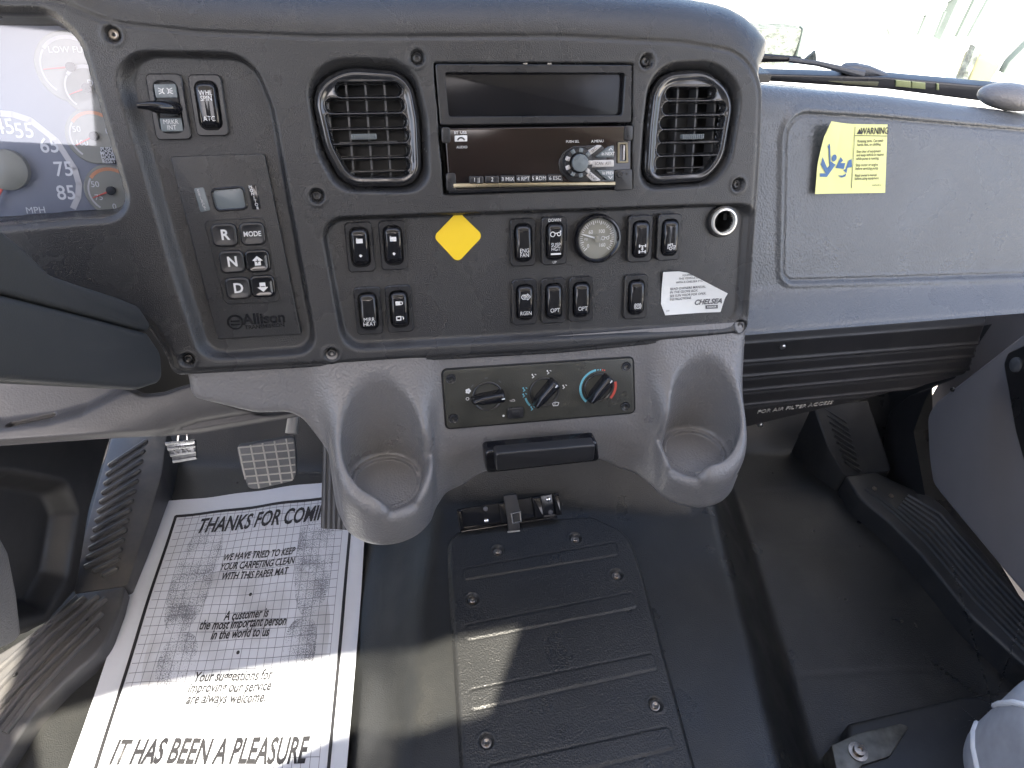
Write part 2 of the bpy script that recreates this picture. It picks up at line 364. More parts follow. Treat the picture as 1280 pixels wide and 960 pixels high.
# paper mat: white paper with a printed grid and grey sole prints
def paper_material():
    m = material('mat_paper', (.50, .525, .58), .75, grain=.25, gscale=90, gdist=.002, var=.04); t = m.node_tree; N = t.nodes; L = t.links; b = N['Principled BSDF']
    uv = N.new('ShaderNodeUVMap'); sp = N.new('ShaderNodeSeparateXYZ'); L.new(uv.outputs[0], sp.inputs[0])
    def mth(op, a, b2=None, c=None):
        n = N.new('ShaderNodeMath'); n.operation = op
        for i, x in enumerate((a, b2, c)):
            if x is None: continue
            if isinstance(x, (int, float)): n.inputs[i].default_value = x
            else: L.new(x, n.inputs[i])
        return n.outputs[0]
    X, Y = sp.outputs[0], sp.outputs[1]
    def lines(c, pitch, wd): return mth('LESS_THAN', mth('PINGPONG', c, pitch / 2), wd / 2)
    grid = mth('MAXIMUM', lines(X, .0135, .0008), lines(Y, .0135, .0008))
    ins = mth('MULTIPLY', mth('MULTIPLY', mth('GREATER_THAN', X, .043), mth('LESS_THAN', X, .365)), mth('LESS_THAN', Y, -.034))
    def ell(cx, cy, a, bb, rot):
        c, s = math.cos(rot), math.sin(rot); x = mth('SUBTRACT', X, cx); y = mth('SUBTRACT', Y, cy)
        xx = mth('ADD', mth('MULTIPLY', x, c), mth('MULTIPLY', y, s)); yy = mth('SUBTRACT', mth('MULTIPLY', y, c), mth('MULTIPLY', x, s))
        return mth('ADD', mth('POWER', mth('ABSOLUTE', mth('DIVIDE', xx, a)), 2.4), mth('POWER', mth('ABSOLUTE', mth('DIVIDE', yy, bb)), 2.4))
    no = N.new('ShaderNodeTexNoise'); no.inputs['Scale'].default_value = 520; no.inputs['Detail'].default_value = 5; no.inputs['Roughness'].default_value = .75; L.new(uv.outputs[0], no.inputs['Vector'])
    nb = N.new('ShaderNodeTexNoise'); nb.inputs['Scale'].default_value = 22; nb.inputs['Detail'].default_value = 2; L.new(uv.outputs[0], nb.inputs['Vector'])
    prints = None
    for e in ((.105, -.150, .036, .095, -.06), (.115, -.285, .030, .042, .02), (.318, -.135, .034, .095, .04), (.312, -.270, .028, .040, 0), (.11, -.40, .03, .03, 0)):
        f = mth('LESS_THAN', ell(*e), 1.0); prints = f if prints is None else mth('MAXIMUM', prints, f)
    thr = mth('MULTIPLY_ADD', nb.outputs['Fac'], .42, .32)
    spk = mth('MULTIPLY', prints, mth('GREATER_THAN', no.outputs['Fac'], thr))
    grid = mth('MULTIPLY', mth('MULTIPLY', grid, ins), .82)
    fac = mth('MAXIMUM', grid, mth('MULTIPLY', spk, .74))
    # smudges trodden into the middle
    n4 = N.new('ShaderNodeTexNoise'); n4.inputs['Scale'].default_value = 16; n4.inputs['Detail'].default_value = 7; L.new(uv.outputs[0], n4.inputs['Vector'])
    smg = mth('MULTIPLY', mth('MULTIPLY', mth('LESS_THAN', ell(.21, -.26, .15, .12, 0), 1.0), mth('SUBTRACT', n4.outputs['Fac'], .40)), 2.2)
    old = b.inputs['Base Color'].links[0].from_socket
    m1 = N.new('ShaderNodeMix'); m1.data_type = 'RGBA'; m1.inputs[7].default_value = (.30, .30, .31, 1); cl = mth('MAXIMUM', smg, 0.0); L.new(cl, m1.inputs[0]); L.new(old, m1.inputs[6])
    m2 = N.new('ShaderNodeMix'); m2.data_type = 'RGBA'; m2.inputs[7].default_value = (.03, .032, .045, 1); L.new(fac, m2.inputs[0]); L.new(m1.outputs[2], m2.inputs[6]); L.new(m2.outputs[2], b.inputs['Base Color'])
    return m
M_PAPER = paper_material()
mm = lambda L: [(a / 1000, b / 1000) for a, b in L]

# ================================================================== SETTING
def floor_z(x, y):
    tl = ss(x, -.225, -.07); tr = 1 - ss(x, .40, .53); tun = .12 * tl * tr
    m = ss(x, -.24, -.13) * (1 - ss(x, .36, .5))
    y0 = np.where(x < .1, .985 - (.985 - .81) * m, 1.10 - (1.10 - .81) * m)
    d = np.maximum(y - y0, 0); rise = np.minimum(np.sqrt(d * d + .0016) - .04, .5) * 1.05
    z = tun + rise
    for yc, a in ((.60, .0022), (.72, .002), (.86, .002), (1.0, .0015)):   # worn creases in the passenger footwell
        yy = y - yc - .10 * (x - .62) + .35 * np.maximum(x - .70, 0) ** 2 * 4
        z = z - .35 * a * np.exp(-(yy / .0032) ** 2) * ss(x, .50, .54) * (1 - ss(x, .74, .80)) + .0001 * np.exp(-((yy - .012) / .008) ** 2) * ss(x, .50, .54) * (1 - ss(x, .74, .80))
    z = z + .004 * np.sin(x * 9 + 1.3 * np.sin(y * 7)) * np.sin(y * 11 + x * 5) * ss(x, .36, .45)
    return z - .002
struct(hfield('floor', FLOOR, (-.78, 1.0, -.62, 1.6), .005, lambda U, V: (floor_z(U, V), np.ones(U.shape, bool)), M_VINYL))
g = mk('ground', [(-400, -400, -1.1), (400, -400, -1.1), (400, 400, -1.1), (-400, 400, -1.1)], [(0, 1, 2, 3)], M_CONC, smooth=False); struct(g)

# cab shell: unseen rear wall with an opening cut to throw the sun strip, roof, lower sides, windscreen
patch = [(40, 899, 0), (168, 858, 0), (440, 816, 0), (565, 795, .125), (650, 780, .125), (612, 888, .125), (452, 914, .05), (250, 1000, 0), (60, 1030, 0)]
hole = []
for px_, py_, z_ in patch:
    d = ray(px_, py_); p = EYE + d * ((z_ - EYE[2]) / d[2]); k = (-.62 - p[1]) / SUN_DIR[1]; hole.append(p + SUN_DIR * k)
hole2 = [(p[0], p[2]) for p in hole]
from mathutils.geometry import tessellate_polygon
outer = [(-.92, -.1), (1.28, -.1), (1.28, 1.74), (-.92, 1.74), (-.92, 1.55), (-.51, 1.55), (-.51, .80), (-.92, .80)]  # side notch placed for the lens reflection; right end widened to block sun
def wall_with_hole(name, outer, hole, y0, y1, mat):
    tri = tessellate_polygon([[Vector((a, b, 0)) for a, b in outer], [Vector((a, b, 0)) for a, b in hole]])
    P = outer + hole; n = len(P); V = [(a, y0, b) for a, b in P] + [(a, y1, b) for a, b in P]
    F = [tuple(t) for t in tri] + [tuple(i + n for i in t)[::-1] for t in tri]
    no = len(outer)
    for s, e in ((0, no), (no, n)):
        for i in range(s, e): j = s + (i - s + 1) % (e - s); F.append((i, j, j + n, i + n))
    return mk(name, V, F, mat, smooth=False)
struct(wall_with_hole('rear_wall', outer, hole2, -.62, -.625, M_HEAD))
v, f = box((.19, -.09, 1.75), (2.21, 1.07, .03)); struct(mk('roof', v, f, M_ROOF, smooth=False))  # unseen; front and right edges set to steer the sunlight
v, f = join(box((-.90, .1, .15), (.03, 1.5, .9)), box((-.90, .2, -.25), (.03, 2.2, .3))); struct(mk('left_wall', v, f, M_DOOR, smooth=False))  # unseen lower side, added to block light
v, f = join(box((1.035, .3, .15), (.03, 1.9, .9))); struct(mk('right_wall', v, f, M_DOOR, smooth=False))
ws = mk('windscreen', [(-1, 1.24, .76), (1.1, 1.24, .76), (1.1, .46, 1.74), (-1, .46, 1.74)], [(0, 1, 2, 3)], M_GLASS, smooth=False)
tag(ws, 'clear raked windscreen above the dashboard, seen at the upper edge', 'windscreen')
struct(mk('firewall', *box((0.06, 1.5, .08), (2.0, .03, 1.0)), M_DARK, smooth=False))
struct(mk('gap_backing', *join(box((-.52, 1.02, .55), (.72, .02, .42)), box((-.56, .82, .48), (.36, .02, .32))), M_DARK, smooth=False))  # added dark sheets that keep the gap beside the column dark

# ================================================================== DASH FASCIA (centre panel)
F_CREASE = rpoly(mm([(-700, 137), (-410, 137), (-377, 121), (-303, 114), (-202, 111), (23, 113), (150, 108), (236, 96), (243, 0), (249, -199), (25, -203), (-374, -194), (-376, -172), (-386, -146), (-412, -120), (-470, -100), (-700, -70)]),
    [0, .05, .1, 0, 0, .2, .2, .055, .2, .012, 0, .006, .02, .03, .05, .05, 0], 8)
CL_HOLE = rpoly(mm([(-700, 128), (-421, 128), (-402, 108), (-397, 60), (-388, -40), (-440, -42), (-700, -54)]), [0, .02, .03, .2, .022, .2, 0], 8)
SH_O = rpoly(mm([(-384, 101), (-262, 99), (-247, 50), (-232, -189), (-352, -187), (-366, -90)]), [.030, .04, .06, .022, .022, .2], 8)
SH_I = rpoly(mm([(-366, 95), (-264, 92), (-254, 55), (-241, -178), (-338, -178), (-350, -70)]), [.022, .035, .06, .018, .018, .2], 8)
SW_O = rpoly(mm([(-221, -47), (252, -50), (256, -198), (-211, -189)]), [.022, .018, .022, .024], 8)
SW_I = rpoly(mm([(-214, -53), (231, -55), (235, -185), (-203, -176)]), [.018, .012, .020, .020], 8)
VL_O = rpoly(mm([(-219, 78), (-190, 95), (-118, 93), (-107, 40), (-109, -30), (-200, -26), (-216, 10)]), [.045, .05, .04, .1, .022, .026, .06], 8)
VL_I = rpoly(mm([(-215, 66), (-186, 86), (-122, 82), (-116, 40), (-117, -22), (-192, -20), (-208, 15)]), [.045, .05, .035, .1, .022, .026, .06], 8)
VR_O = rpoly(mm([(115, 90), (185, 93), (220, 68), (214, -10), (194, -32), (108, -35), (110, 30)]), [.045, .05, .045, .06, .03, .02, .1], 8)
VR_I = rpoly(mm([(122, 80), (180, 84), (214, 60), (207, -5), (188, -26), (117, -28), (118, 30)]), [.04, .045, .045, .06, .028, .018, .1], 8)
RAD = rpoly(mm([(-100, 90), (98, 89), (102, -31), (-96.5, -31)]), .002, 2)
SCREWS = mm([(-374, 112), (-115, 94), (112, 91), (-219, -28), (223, -31), (-361, -182), (-221, -187.5), (243, -191)])
def fascia(U, V):
    d = psdf(F_CREASE, U, V); a = .012 + .040 * ss(V, .075, .115); a = a - .003 * ss(-V, .17, .19)
    x = np.maximum(d, 0) / a; b = .04 + .03 * ss(V, .08, .11)
    W = np.where(x < 1, -b * (1 - np.sqrt(np.maximum(1 - np.minimum(x, 1) ** 2, 0))), -b - (x - 1) * .9)
    W = W - .0020 * np.exp(-(d / .0020) ** 2) - .0012 * np.exp(-((d - .0055) / .0014) ** 2) * ss(U, .2, .23)               # seam line where the face meets the rolled edge
    keep = x < 1.25
    dc = psdf(CL_HOLE, U, V); W = W + np.where(dc < 0, np.maximum(dc * 6, -.034), 0) - .004 * ss(-dc, -.006, 0) * (dc > -.02); keep &= dc > -.0065
    W = W - .012 * ss(between(SH_O, SH_I, U, V), .1, .9) - .010 * ss(between(SW_O, SW_I, U, V), .12, .88)
    for o_, i_ in ((VL_O, VL_I), (VR_O, VR_I)): W = W - .017 * between(o_, i_, U, V) ** 1.4
    dr = psdf(RAD, U, V); W = W - np.clip(-dr * 9, 0, .03); keep &= dr > -.005
    for o_ in (VL_I, VR_I): keep &= psdf(o_, U, V) > -.006
    sk = DASH.px(905, 277, -.004); rs_ = np.hypot(U - sk[0], V - sk[1]); keep &= rs_ > .0130
    for sx, sy in SCREWS:
        r = np.hypot(U - sx, V - sy); W = W + .0008 * np.exp(-((r - .0085) / .0018) ** 2) - .005 * (1 - ss(r, .0052, .0074))
    return W, keep
dash = hfield('dashboard', DASH, (-.62, .272, -.215, .17), .0015, fascia, M_DASH)
tag(dash, 'black grained plastic centre dash panel holding the switches, vents and radio', 'dashboard')
mk('radio_backing', *slab(inset(RAD, -.012), -.06, -.045, .001), M_DARK, dash)  # added dark plate that stops light leaking round the radio
sc_v = lathe([(.0001, -.0025), (.0017, -.0025), (.0017, .0004), (.003, .0008), (.0042, .0002), (.0047, -.0012), (.0047, -.003)], 20)
for i, (sx, sy) in enumerate(SCREWS): mk('screw', *xf(sc_v, trn(sx, sy, -.0035)), M_BOLT if i in (0,) else M_SATIN, dash)

# the roll of the dash top behind the brow, down to the windscreen
v, f = slab(ccw(mm([(-900, 300), (300, 300), (300, 0), (-900, 0)])), 0, .01, .002)
DT = Frame(DASH.at(0, .12, -.05) + np.array([0, 0, -.055]), XD, FD)
struct(mk('dashboard_shelf', v, f, M_DASH, None, DT.mat(0, .02, 0)))

# ------------------------------------------------------------------ air vents
def vent(name, label, P, rows, tab, vn, group):
    t = thing(name, label, 'air vent', DASH.mat(), group)
    Pin = P
    u0, v0 = Pin.min(0) - .002; u1, v1 = Pin.max(0) + .002
    def fn(U, V):
        d = psdf(Pin, U, V); W = -.0065 + .0035 * ss(-d, 0, .004) - .0018 * ss(-d, .005, .010)
        slot = np.full(U.shape, 1e9)
        for (a, b, yc, hh) in rows:
            x = np.abs(U - (a + b) / 2) - (b - a) / 2 + hh; y = np.abs(V - yc) - hh + hh
            q = np.hypot(np.maximum(x, 0), np.abs(V - yc)) - hh; slot = np.minimum(slot, q)
        slot = np.maximum(slot, d + .0085)
        W = W - .010 * ss(-slot, -.0009, .0012); W = W + .0006 * np.exp(-((slot - .0012) / .0007) ** 2)
        return np.where(d > 0, W - .01 * ss(d, 0, .0015), W), (slot > -.0011) & (d < .0018)
    hfield('grille', DASH, (u0, u1, v0, v1), .0007, fn, M_GRILLE, t)
    wv = u1 - u0
    for k in range(vn):
        x = u0 + wv * (k + .8) / (vn + .6); mk('vane', *xf(box((0, 0, -.024), (.0018, (v1 - v0) * .80, .018)), trn(x, (v0 + v1) / 2, 0)), M_VANE, t)
    q, ff = box(((u0 + u1) / 2, (v0 + v1) / 2, -.050), (wv * 1.15, (v1 - v0) * 1.12, .004)); mk('duct', q, ff, M_DARK, t)
    tx, ty = tab
    mk('thumb_tab', *join(box((tx, ty, -.0065), (.024, .0052, .006), .0012), *[box((tx - .011 + .0022 * i, ty + .0004, -.003), (.0011, .0046, .0018)) for i in range(11)]), M_LCD, t)
    mk('tab_rail', *box((tx + .004, ty - .0055, -.012), (.055, .0025, .006), .0008), M_SATIN, t)
def vrows(l, hh): 
    out = []
    for y, a, b in l:
        p = DASH.px(a, y, -.004); q = DASH.px(b, y, -.004); out.append((p[0], q[0], (p[1] + q[1]) / 2, hh))
    return out
vent('air_vent', 'black oval air vent grille to the left of the radio', VL_I, vrows([(112, 419, 502), (132, 407, 505), (152, 404, 508), (170, 406, 511), (189, 411, 512), (207, 418, 512), (223, 424, 513)], .0062), DASH.px(455, 171, -.004), 5, 'oval dash air vents')
vent('air_vent', 'black oval air vent grille to the right of the radio', VR_I, vrows([(117, 833, 895), (135, 829, 907), (153, 826, 908), (170, 824, 907), (186, 822, 905), (203, 820, 900), (217, 819, 894)], .0058), DASH.px(866, 171, -.004), 4, 'oval dash air vents')

# ------------------------------------------------------------------ pocket and radio
t = thing('dash_pocket', 'empty black rectangular pocket with a raised frame above the radio', 'dash pocket', DASH.mat())
Po = rpoly(mm([(-98.5, 88.5), (96.5, 87.5), (98, 34), (-96.5, 34.5)]), .002, 3); Pi = rpoly(mm([(-90, 81), (89.5, 80), (88, 41), (-88, 42)]), .003, 4)
def ringprism(Po, Pi, z0, z1, zin, b=.0008):
    n = 64
    def rs(P):
        P = ccw(P); C = P.mean(0); an = np.linspace(-math.pi, math.pi, n, endpoint=False); Q = np.vstack([P, P[:1]])
        s = np.r_[0, np.cumsum(np.linalg.norm(np.diff(Q, axis=0), axis=1))]; tt = np.linspace(0, s[-1], 400, endpoint=False)
        D = np.stack([np.interp(tt, s, Q[:, 0]), np.interp(tt, s, Q[:, 1])], 1); return D
    A, B = rs(Po), rs(Pi)
    k0 = np.argmin(np.hypot(*(B - A[0]).T)); B = np.roll(B, -k0, 0)
    return loft([z3(A, z0), z3(A, z1 - b), z3(inset(A, b), z1), z3(inset(B, -b), z1), z3(B, z1 - b), z3(B, zin)], False, False)
mk('frame', *ringprism(Po, Pi, -.012, .0012, -.008), M_SATIN, t)
mk('back', *slab(inset(Pi, -.001), -.012, -.0045, .0005), M_POCKET, t)
mk('catch', *join(box((-.012, .0886, .0008), (.004, .0012, .0012)), box((.012, .0886, .0008), (.004, .0012, .0012))), M_STEEL, t)

R = DASH
t = thing('car_radio', 'single height car radio with glossy black face tinted brown as a reflection, round knob and preset buttons', 'car radio', DASH.mat())
Pf = rpoly(mm([(-93, 31.5), (97.5, 31), (99.5, -28.5), (-91, -29)]), .002, 3)
mk('faceplate', *slab(Pf, -.012, .002, .0012), M_RADIO, t)
mk('trim_strip', *slab(rpoly([R.px(566, 229), R.px(768, 226.5), R.px(768, 231.5), R.px(566, 235)], .0006, 2), .001, .0038, .0008), M_BRASS, t)
mk('lower_lip', *slab(rpoly(mm([(-91, -25), (99, -24.5), (99.5, -29.5), (-91, -30)]), .001, 2), 0, .0026, .001), M_GLOSS, t)
for a, b, c, e, hx, hy in ((552, 159, 562, 179, 558, 172), (779, 157, 790, 176, 784, 170), (558, 216, 569, 239, 562, 224)):
    p0, p1 = R.px(a, e), R.px(c, b)
    o = mk('corner_lug', *slab(rpoly([p0, (p1[0], p0[1]), p1, (p0[0], p1[1])], .0025, 4), 0, .0036, .0008), M_SATIN, t)
    h = R.px(hx, hy); mk('hole', *slab(circ(.0017, 14, *h), .002, .0039, .0001), M_DARK, o)
o = mk('corner_lug', *slab(rpoly([R.px(767, 238), R.px(789, 237), R.px(789, 211), R.px(767, 212)], .002, 4), 0, .0036, .0008), M_SATIN, t)
h = R.px(773.5, 217.5); mk('jack', *xf(lathe([(.0014, .001), (.0014, .0045), (.0030, .0045), (.0036, .0035), (.0036, .002)], 18), trn(*h, 0)), M_SATIN, o); mk('hole', *slab(circ(.0014, 14, *h), .002, .0041, .0001), M_DARK, o)
h = R.px(782, 217); mk('hole', *slab(circ(.0012, 12, *h), .002, .0039, .0001), M_DARK, o)
for i, s in enumerate(('1 ||', '2', '3 MIX', '4 RPT', '5 RDM', '6 ESC')):
    xa, xb = 586 + i * 19.4, 586 + i * 19.4 + 17.6; yc = 224.6 - i * .45
    P = [R.px(xa, yc + 4.6), R.px(xb + (2 if i == 5 else 0), yc + 4.6), R.px(xb, yc - 4.6), R.px(xa, yc - 4.6)]
    o = mk('preset_button', *slab(rpoly(P, .0012, 3), .001, .0048, .001), M_SATIN, t)
    c = np.mean(P, 0); text(s, .0055, M_WHITE, o, c[0], c[1], .0050, .95, bold=-.008)
c = R.px(719.5, 203)
o = mk('knob_well', *slab(rpoly([R.px(703, 190), R.px(716, 182.5), R.px(757, 181), R.px(757, 227), R.px(712, 227), R.px(699, 215), R.px(697, 202)], .009, 6), .0005, .0032, .0008), M_SATIN, t)
k = mk('volume_knob', *xf(lathe([(.0150, .002), (.0150, .010), (.0140, .0115), (.0100, .0118), (.0092, .0108), (.0090, .0100), (.0088, .0160), (.0078, .0172), (.0001, .0178)], 36), trn(*c, 0)), M_SATIN, t)
for a in range(0, 360, 40):
    p = (c[0] + .0122 * math.cos(math.radians(a)), c[1] + .0122 * math.sin(math.radians(a)))
    mk('notch', *xf(box((0, 0, .0112), (.0046, .0042, .0024), .0008), trn(*p, 0) @ rotz(math.radians(a))), M_PALE if a in (0, 160, 200, 320) else M_LCD, k)
mk('cap', *xf(lathe([(.0086, .0165), (.0080, .0176), (.0001, .0184)], 32), trn(*c, 0)), M_LCD, k)
for P, m_, s, rt in (([(728.5, 190.5), (745, 181.2), (751.5, 181.2), (734.5, 195)], M_PALE, 'SRC', .7), ([(737, 200), (765, 199.5), (765, 208), (736.5, 209)], M_PALE, 'SCAN  AST', 0), ([(735, 213.5), (750.5, 226), (738.5, 226), (728.5, 218)], M_PALE, 'BAND', -.7),
                     ([(741, 196.5), (758, 183.5), (765, 181.5), (765, 196.5)], M_LCD, '', 0), ([(742, 212), (765, 212), (765, 225.5), (757, 225.5)], M_LCD, '', 0)):
    Q = [R.px(*p) for p in P]; o = mk('function_key', *slab(rpoly(Q, .0008, 3), .002, .0066, .001), m_, t); cc = np.mean(Q, 0)
    if s: text(s, .0042, M_INK, o, cc[0], cc[1], .0068, .85, rot=rt)
    elif P[0][1] < 200: text('In NEXT', .0043, M_WHITE, o, *R.px(757.5, 192), .0068, .9, bold=.015); flat('arrow_print', stroke([R.px(758.5, 187.6), R.px(760.7, 184.8), R.px(763, 187.4)], .0007), M_WHITE, o, .0068)
    else: text('In PREV', .0043, M_WHITE, o, *R.px(757.5, 216), .0068, .9, bold=.015); flat('arrow_print', stroke([R.px(758, 220), R.px(760.4, 223), R.px(762.6, 220)], .0007), M_WHITE, o, .0068)
u = [R.px(770.5, 204), R.px(784, 203.4), R.px(783, 177.5), R.px(771, 178)]
o = mk('usb_port', *ringprism(rpoly(u, .001, 3), rpoly(inset(np.array(u), .0021), .0006, 3), .001, .0042, .0016, .0004), M_BRASS, t)
mk('slot', *slab(inset(np.array(u), .002), .0005, .0018, .0001), M_DARK, o); cc = np.mean(u, 0); mk('tongue', *box((cc[0] + .0012, cc[1], .0028), (.0016, .014, .002), .0002), M_PALE, o)
o = mk('phone_badge', *slab(rpoly([R.px(568, 177), R.px(583.5, 176.6), R.px(583.5, 169), R.px(568, 169.5)], .0004, 2), .0018, .0024, .0001), M_WHITE, t)
cc = R.px(575.8, 173.6); flat('phone_print', stroke(arc(cc[0], cc[1] - .0025, .0036, 25, 155, 8), .0014), M_INK, o, .0026)
for s, x, y, z_ in (('BT  USB', 575, 166, .0036), ('AUDIO', 577, 184, .0034), ('PUSH SEL', 715, 177, .0034), ('A.MENU', 746, 176.5, .0036)): text(s, z_, M_WHITE, t, *R.px(x, y), .0023)

# ------------------------------------------------------------------ rocker switches
def icons(kind):
    A = []
    c = lambda x, y, r, wd=.0007, a0=0, a1=360: stroke(arc(x, y, r, a0, a1, 14), wd)
    if kind == 'padlock': A += [[(-.0032, -.003), (.0032, -.003), (.0032, .0014), (-.0032, .0014)]] + stroke([(-.0024, .0012), (-.0022, .0034), (.0012, .0036), (.0022, .0030)], .0009)
    elif kind == 'down': A += [[(-.0009, 0), (.0009, 0), (.0009, .0022), (-.0009, .0022)], [(-.002, .0002), (0, -.002), (.002, .0002)]]
    elif kind == 'sidelock': A += [[(-.0036, -.0021), (.0010, -.0021), (.0010, .0021), (-.0036, .0021)]] + stroke([(.001, .0015), (.003, .0013), (.0036, 0), (.003, -.0013), (.001, -.0015)], .0009)
    elif kind == 'sideopen': A += stroke([(-.0036, -.0018), (.0006, -.0018), (.0006, .0018), (-.0036, .0018), (-.0036, -.0018)], .0012) + stroke([(.001, .0015), (.003, .0013), (.0036, 0), (.003, -.0013)], .0009)
    elif kind == 'truck': A += c(-.0035, 0, .0024, .0009) + c(.0032, 0, .0018, .0009) + stroke([(-.0015, .001), (.0015, .001)], .001) + [[(.0036, .0005), (.005, .0005), (.0056, .0034), (.0042, .0034)]]
    elif kind == 'axle': A += stroke([(-.003, .0032), (.003, .0032)], .0008) + stroke([(-.003, -.0032), (.003, -.0032)], .0008) + stroke([(0, .0032), (0, -.0032)], .0008) + [[(x - .0007, y - .0016), (x + .0007, y - .0016), (x + .0007, y + .0016), (x - .0007, y + .0016)] for x in (-.0034, .0034) for y in (.0032, -.0032)] + stroke([(-.001, -.001), (.001, .001)], .0007) + stroke([(-.001, .001), (.001, -.001)], .0007)
    elif kind == 'tractor': A += stroke([(-.004, -.002), (-.004, .0024), (.0012, .003), (.0012, .0004), (.0046, .001), (.0042, -.001)], .0008) + c(-.0008, -.0018, .0016, .0008) + c(.003, -.002, .001, .0007) + stroke([(-.0032, .0012), (-.0006, .0014)], .0006)
    elif kind == 'regen': A += stroke([(-.0048, 0), (-.0032, .0022), (.002, .0022), (.002, .0034), (.0052, 0), (.002, -.0034), (.002, -.0022), (-.0032, -.0022), (-.0048, 0)], .0008) + c(-.001, .0002, .0012, .0007) + c(.002, .0002, .0010, .0006)
    elif kind == 'brake': A += c(0, 0, .0026, .0008) + stroke(arc(0, 0, .0040, 130, 230, 8), .0007) + stroke(arc(0, 0, .0040, -50, 50, 8), .0007) + stroke([(-.0012, .0006), (.0012, .0006)], .0006) + stroke([(-.0012, -.0008), (.0012, -.0008)], .0006)
    elif kind == 'lamps':
        for s in (-1, 1):
            A += stroke([(s * .0014, .0022), (s * .0026, .0012), (s * .0026, -.0012), (s * .0014, -.0022)], .0008)
            for q in (-1, 0, 1): A += stroke([(s * .0034, q * .0012), (s * .0058, q * .0024)], .0007)
    return A
BW, BH = .0272, .050
def rocker(label, px_, py_, items, w0=-.010, raised=0, tilt=0, lever=False, scale=1.0, dark=None):
    u, v = DASH.px(px_, py_, w0 + .003)
    t = thing('rocker_switch', label, 'rocker switch', DASH.mat(u, v, w0), 'rocker switches on the dash panel')
    hz = .0045 + raised
    oP = rrect(BW * scale, BH * scale, .0045, 5); iP = rrect(.0178 * scale, .0385 * scale, .006, 5)
    mk('bezel', *ringprism(oP, iP, -.002, hz, .0, .0010), M_SATIN, t)
    if lever:
        mk('well', *box((0, -.001, .0010), (.018, .040, .002)), M_DARK, t)
        for yc, hh in ((.0135, .0115), (-.0150, .0115)):
            mk('label_plate', *slab(rrect(.0185, hh, .001, 3, 0, yc), .001, hz + .0002, .0006), M_LCD, t)
        P = [(.004, -.002, .002), (.001, -.001, .010), (-.006, 0, .018), (-.013, .001, .022), (-.021, .001, .024)]
        v_, f_ = tube(P, [.0085, .0085, .0070, .0045, .0030], 14); v_[:, 1] *= .8; mk('lever', v_, f_, M_GLOSS, t)
        flat('icon', [[(x, y + .0135) for x, y in q] for q in icons('lamps')], M_WHITE, t, hz + .0005)
        text('MRKR\nINT', .0058, M_WHITE, t, 0, -.0150, hz + .0005, .85, bold=-.004, line=.82)
        return t
    mk('well', *slab(inset(iP, -.0005), -.001, .0008, .0002), M_DARK, t)
    # glossy rocker, higher at one end, waisted in the middle
    rings = []
    for ww, hh, rr, zz in ((.0165, .0372, .005, .0005), (.0165, .0372, .005, .0060), (.0155, .0362, .0045, .0078), (.0128, .0340, .0036, .0090), (.0090, .0300, .003, .0093), (.004, .024, .0015, .0093)):
        P = rrect(ww * scale, hh * scale, rr, 6); yy = P[:, 1] / (.0186 * scale)
        rings.append(z3(P, zz + raised + (tilt * yy * .0022 + .0016 * yy * yy - .0030 * np.maximum(np.abs(yy) - .72, 0) * 4) * (zz > .003)))
    mk('rocker', *loft(rings, False, True), M_GLOSS, t, ang=50)
    for it in items:
        y = it[1] / 1000; z = .0098 + raised + tilt * (y / .0186) * .0022 + .0016 * (y / .0186) ** 2
        if it[0] == 't': text(it[2], it[3] / 1000 * 1.08, M_WHITE, t, 0, y, z + .0002, it[4] if len(it) > 4 else .85, bold=-.004, line=.78)
        elif it[0] == 'b': text(it[2], it[3] / 1000, M_WHITE, t, 0, y, hz + .0003, .9, bold=0)
        elif it[0] == 'bar': flat('bar_print', [[(-.0055, y - .0009), (.0055, y - .0009), (.0055, y + .0009), (-.0055, y + .0009)]], M_WHITE, t, z)
        else: flat('icon', [[(a, b + y) for a, b in q] for q in icons(it[2])], M_WHITE, t, z)
    return t
rocker('left one of the two padlock and down arrow switches on the switch panel', 450, 309, [('i', 8, 'padlock'), ('i', -7.5, 'down')], tilt=1)
rocker('right one of the two padlock and down arrow switches on the switch panel', 491.5, 306.5, [('i', 8, 'padlock'), ('i', -7.5, 'down')], tilt=1)
rocker('black MIRR HEAT rocker switch at the lower left of the switch panel', 460.5, 388.5, [('t', -10, 'MIRR\nHEAT', 5.6)], tilt=-.6)
rocker('black rocker switch with two sideways door lock signs beside the MIRR HEAT switch', 499, 386, [('i', 7.5, 'sidelock'), ('i', -8.5, 'sideopen')], tilt=0)
rocker('black ENG FAN rocker switch two places left of the round gauge', 653.5, 303, [('t', -10, 'ENG\nFAN', 5.6)], tilt=-.6)
rocker('raised SUSP HGT rocker switch marked DOWN directly left of the round gauge', 691.5, 300.5, [('i', 8, 'truck'), ('t', -5.5, 'SUSP\nHGT', 5.2), ('bar', -12.6), ('b', 21.6, 'DOWN', 4.6), ('b', -22.4, 'UP', 4)], raised=.004, tilt=.3)
rocker('raised black rocker switch with an axle lock sign directly right of the round gauge', 798.5, 298, [('i', -9.5, 'axle')], raised=.004, tilt=-.4)
rocker('raised black rocker switch with a small vehicle sign nearest the power socket', 834.5, 296, [('i', -9, 'tractor')], raised=.004, tilt=-.4)
rocker('black REGEN rocker switch with an arrow sign below the ENG FAN switch', 655.5, 377.5, [('i', 7, 'regen'), ('t', -11, 'RGEN', 5.4)], tilt=0)
rocker('left one of the two black OPT rocker switches', 691.5, 376, [('t', -9, 'OPT', 6)], tilt=-.6)
rocker('right one of the two black OPT rocker switches', 726, 374, [('t', -9, 'OPT', 6)], tilt=-.6)
rocker('black rocker switch with a round brake sign beside the white peeling sticker', 794.5, 371, [('i', -9, 'brake')], tilt=-.5)
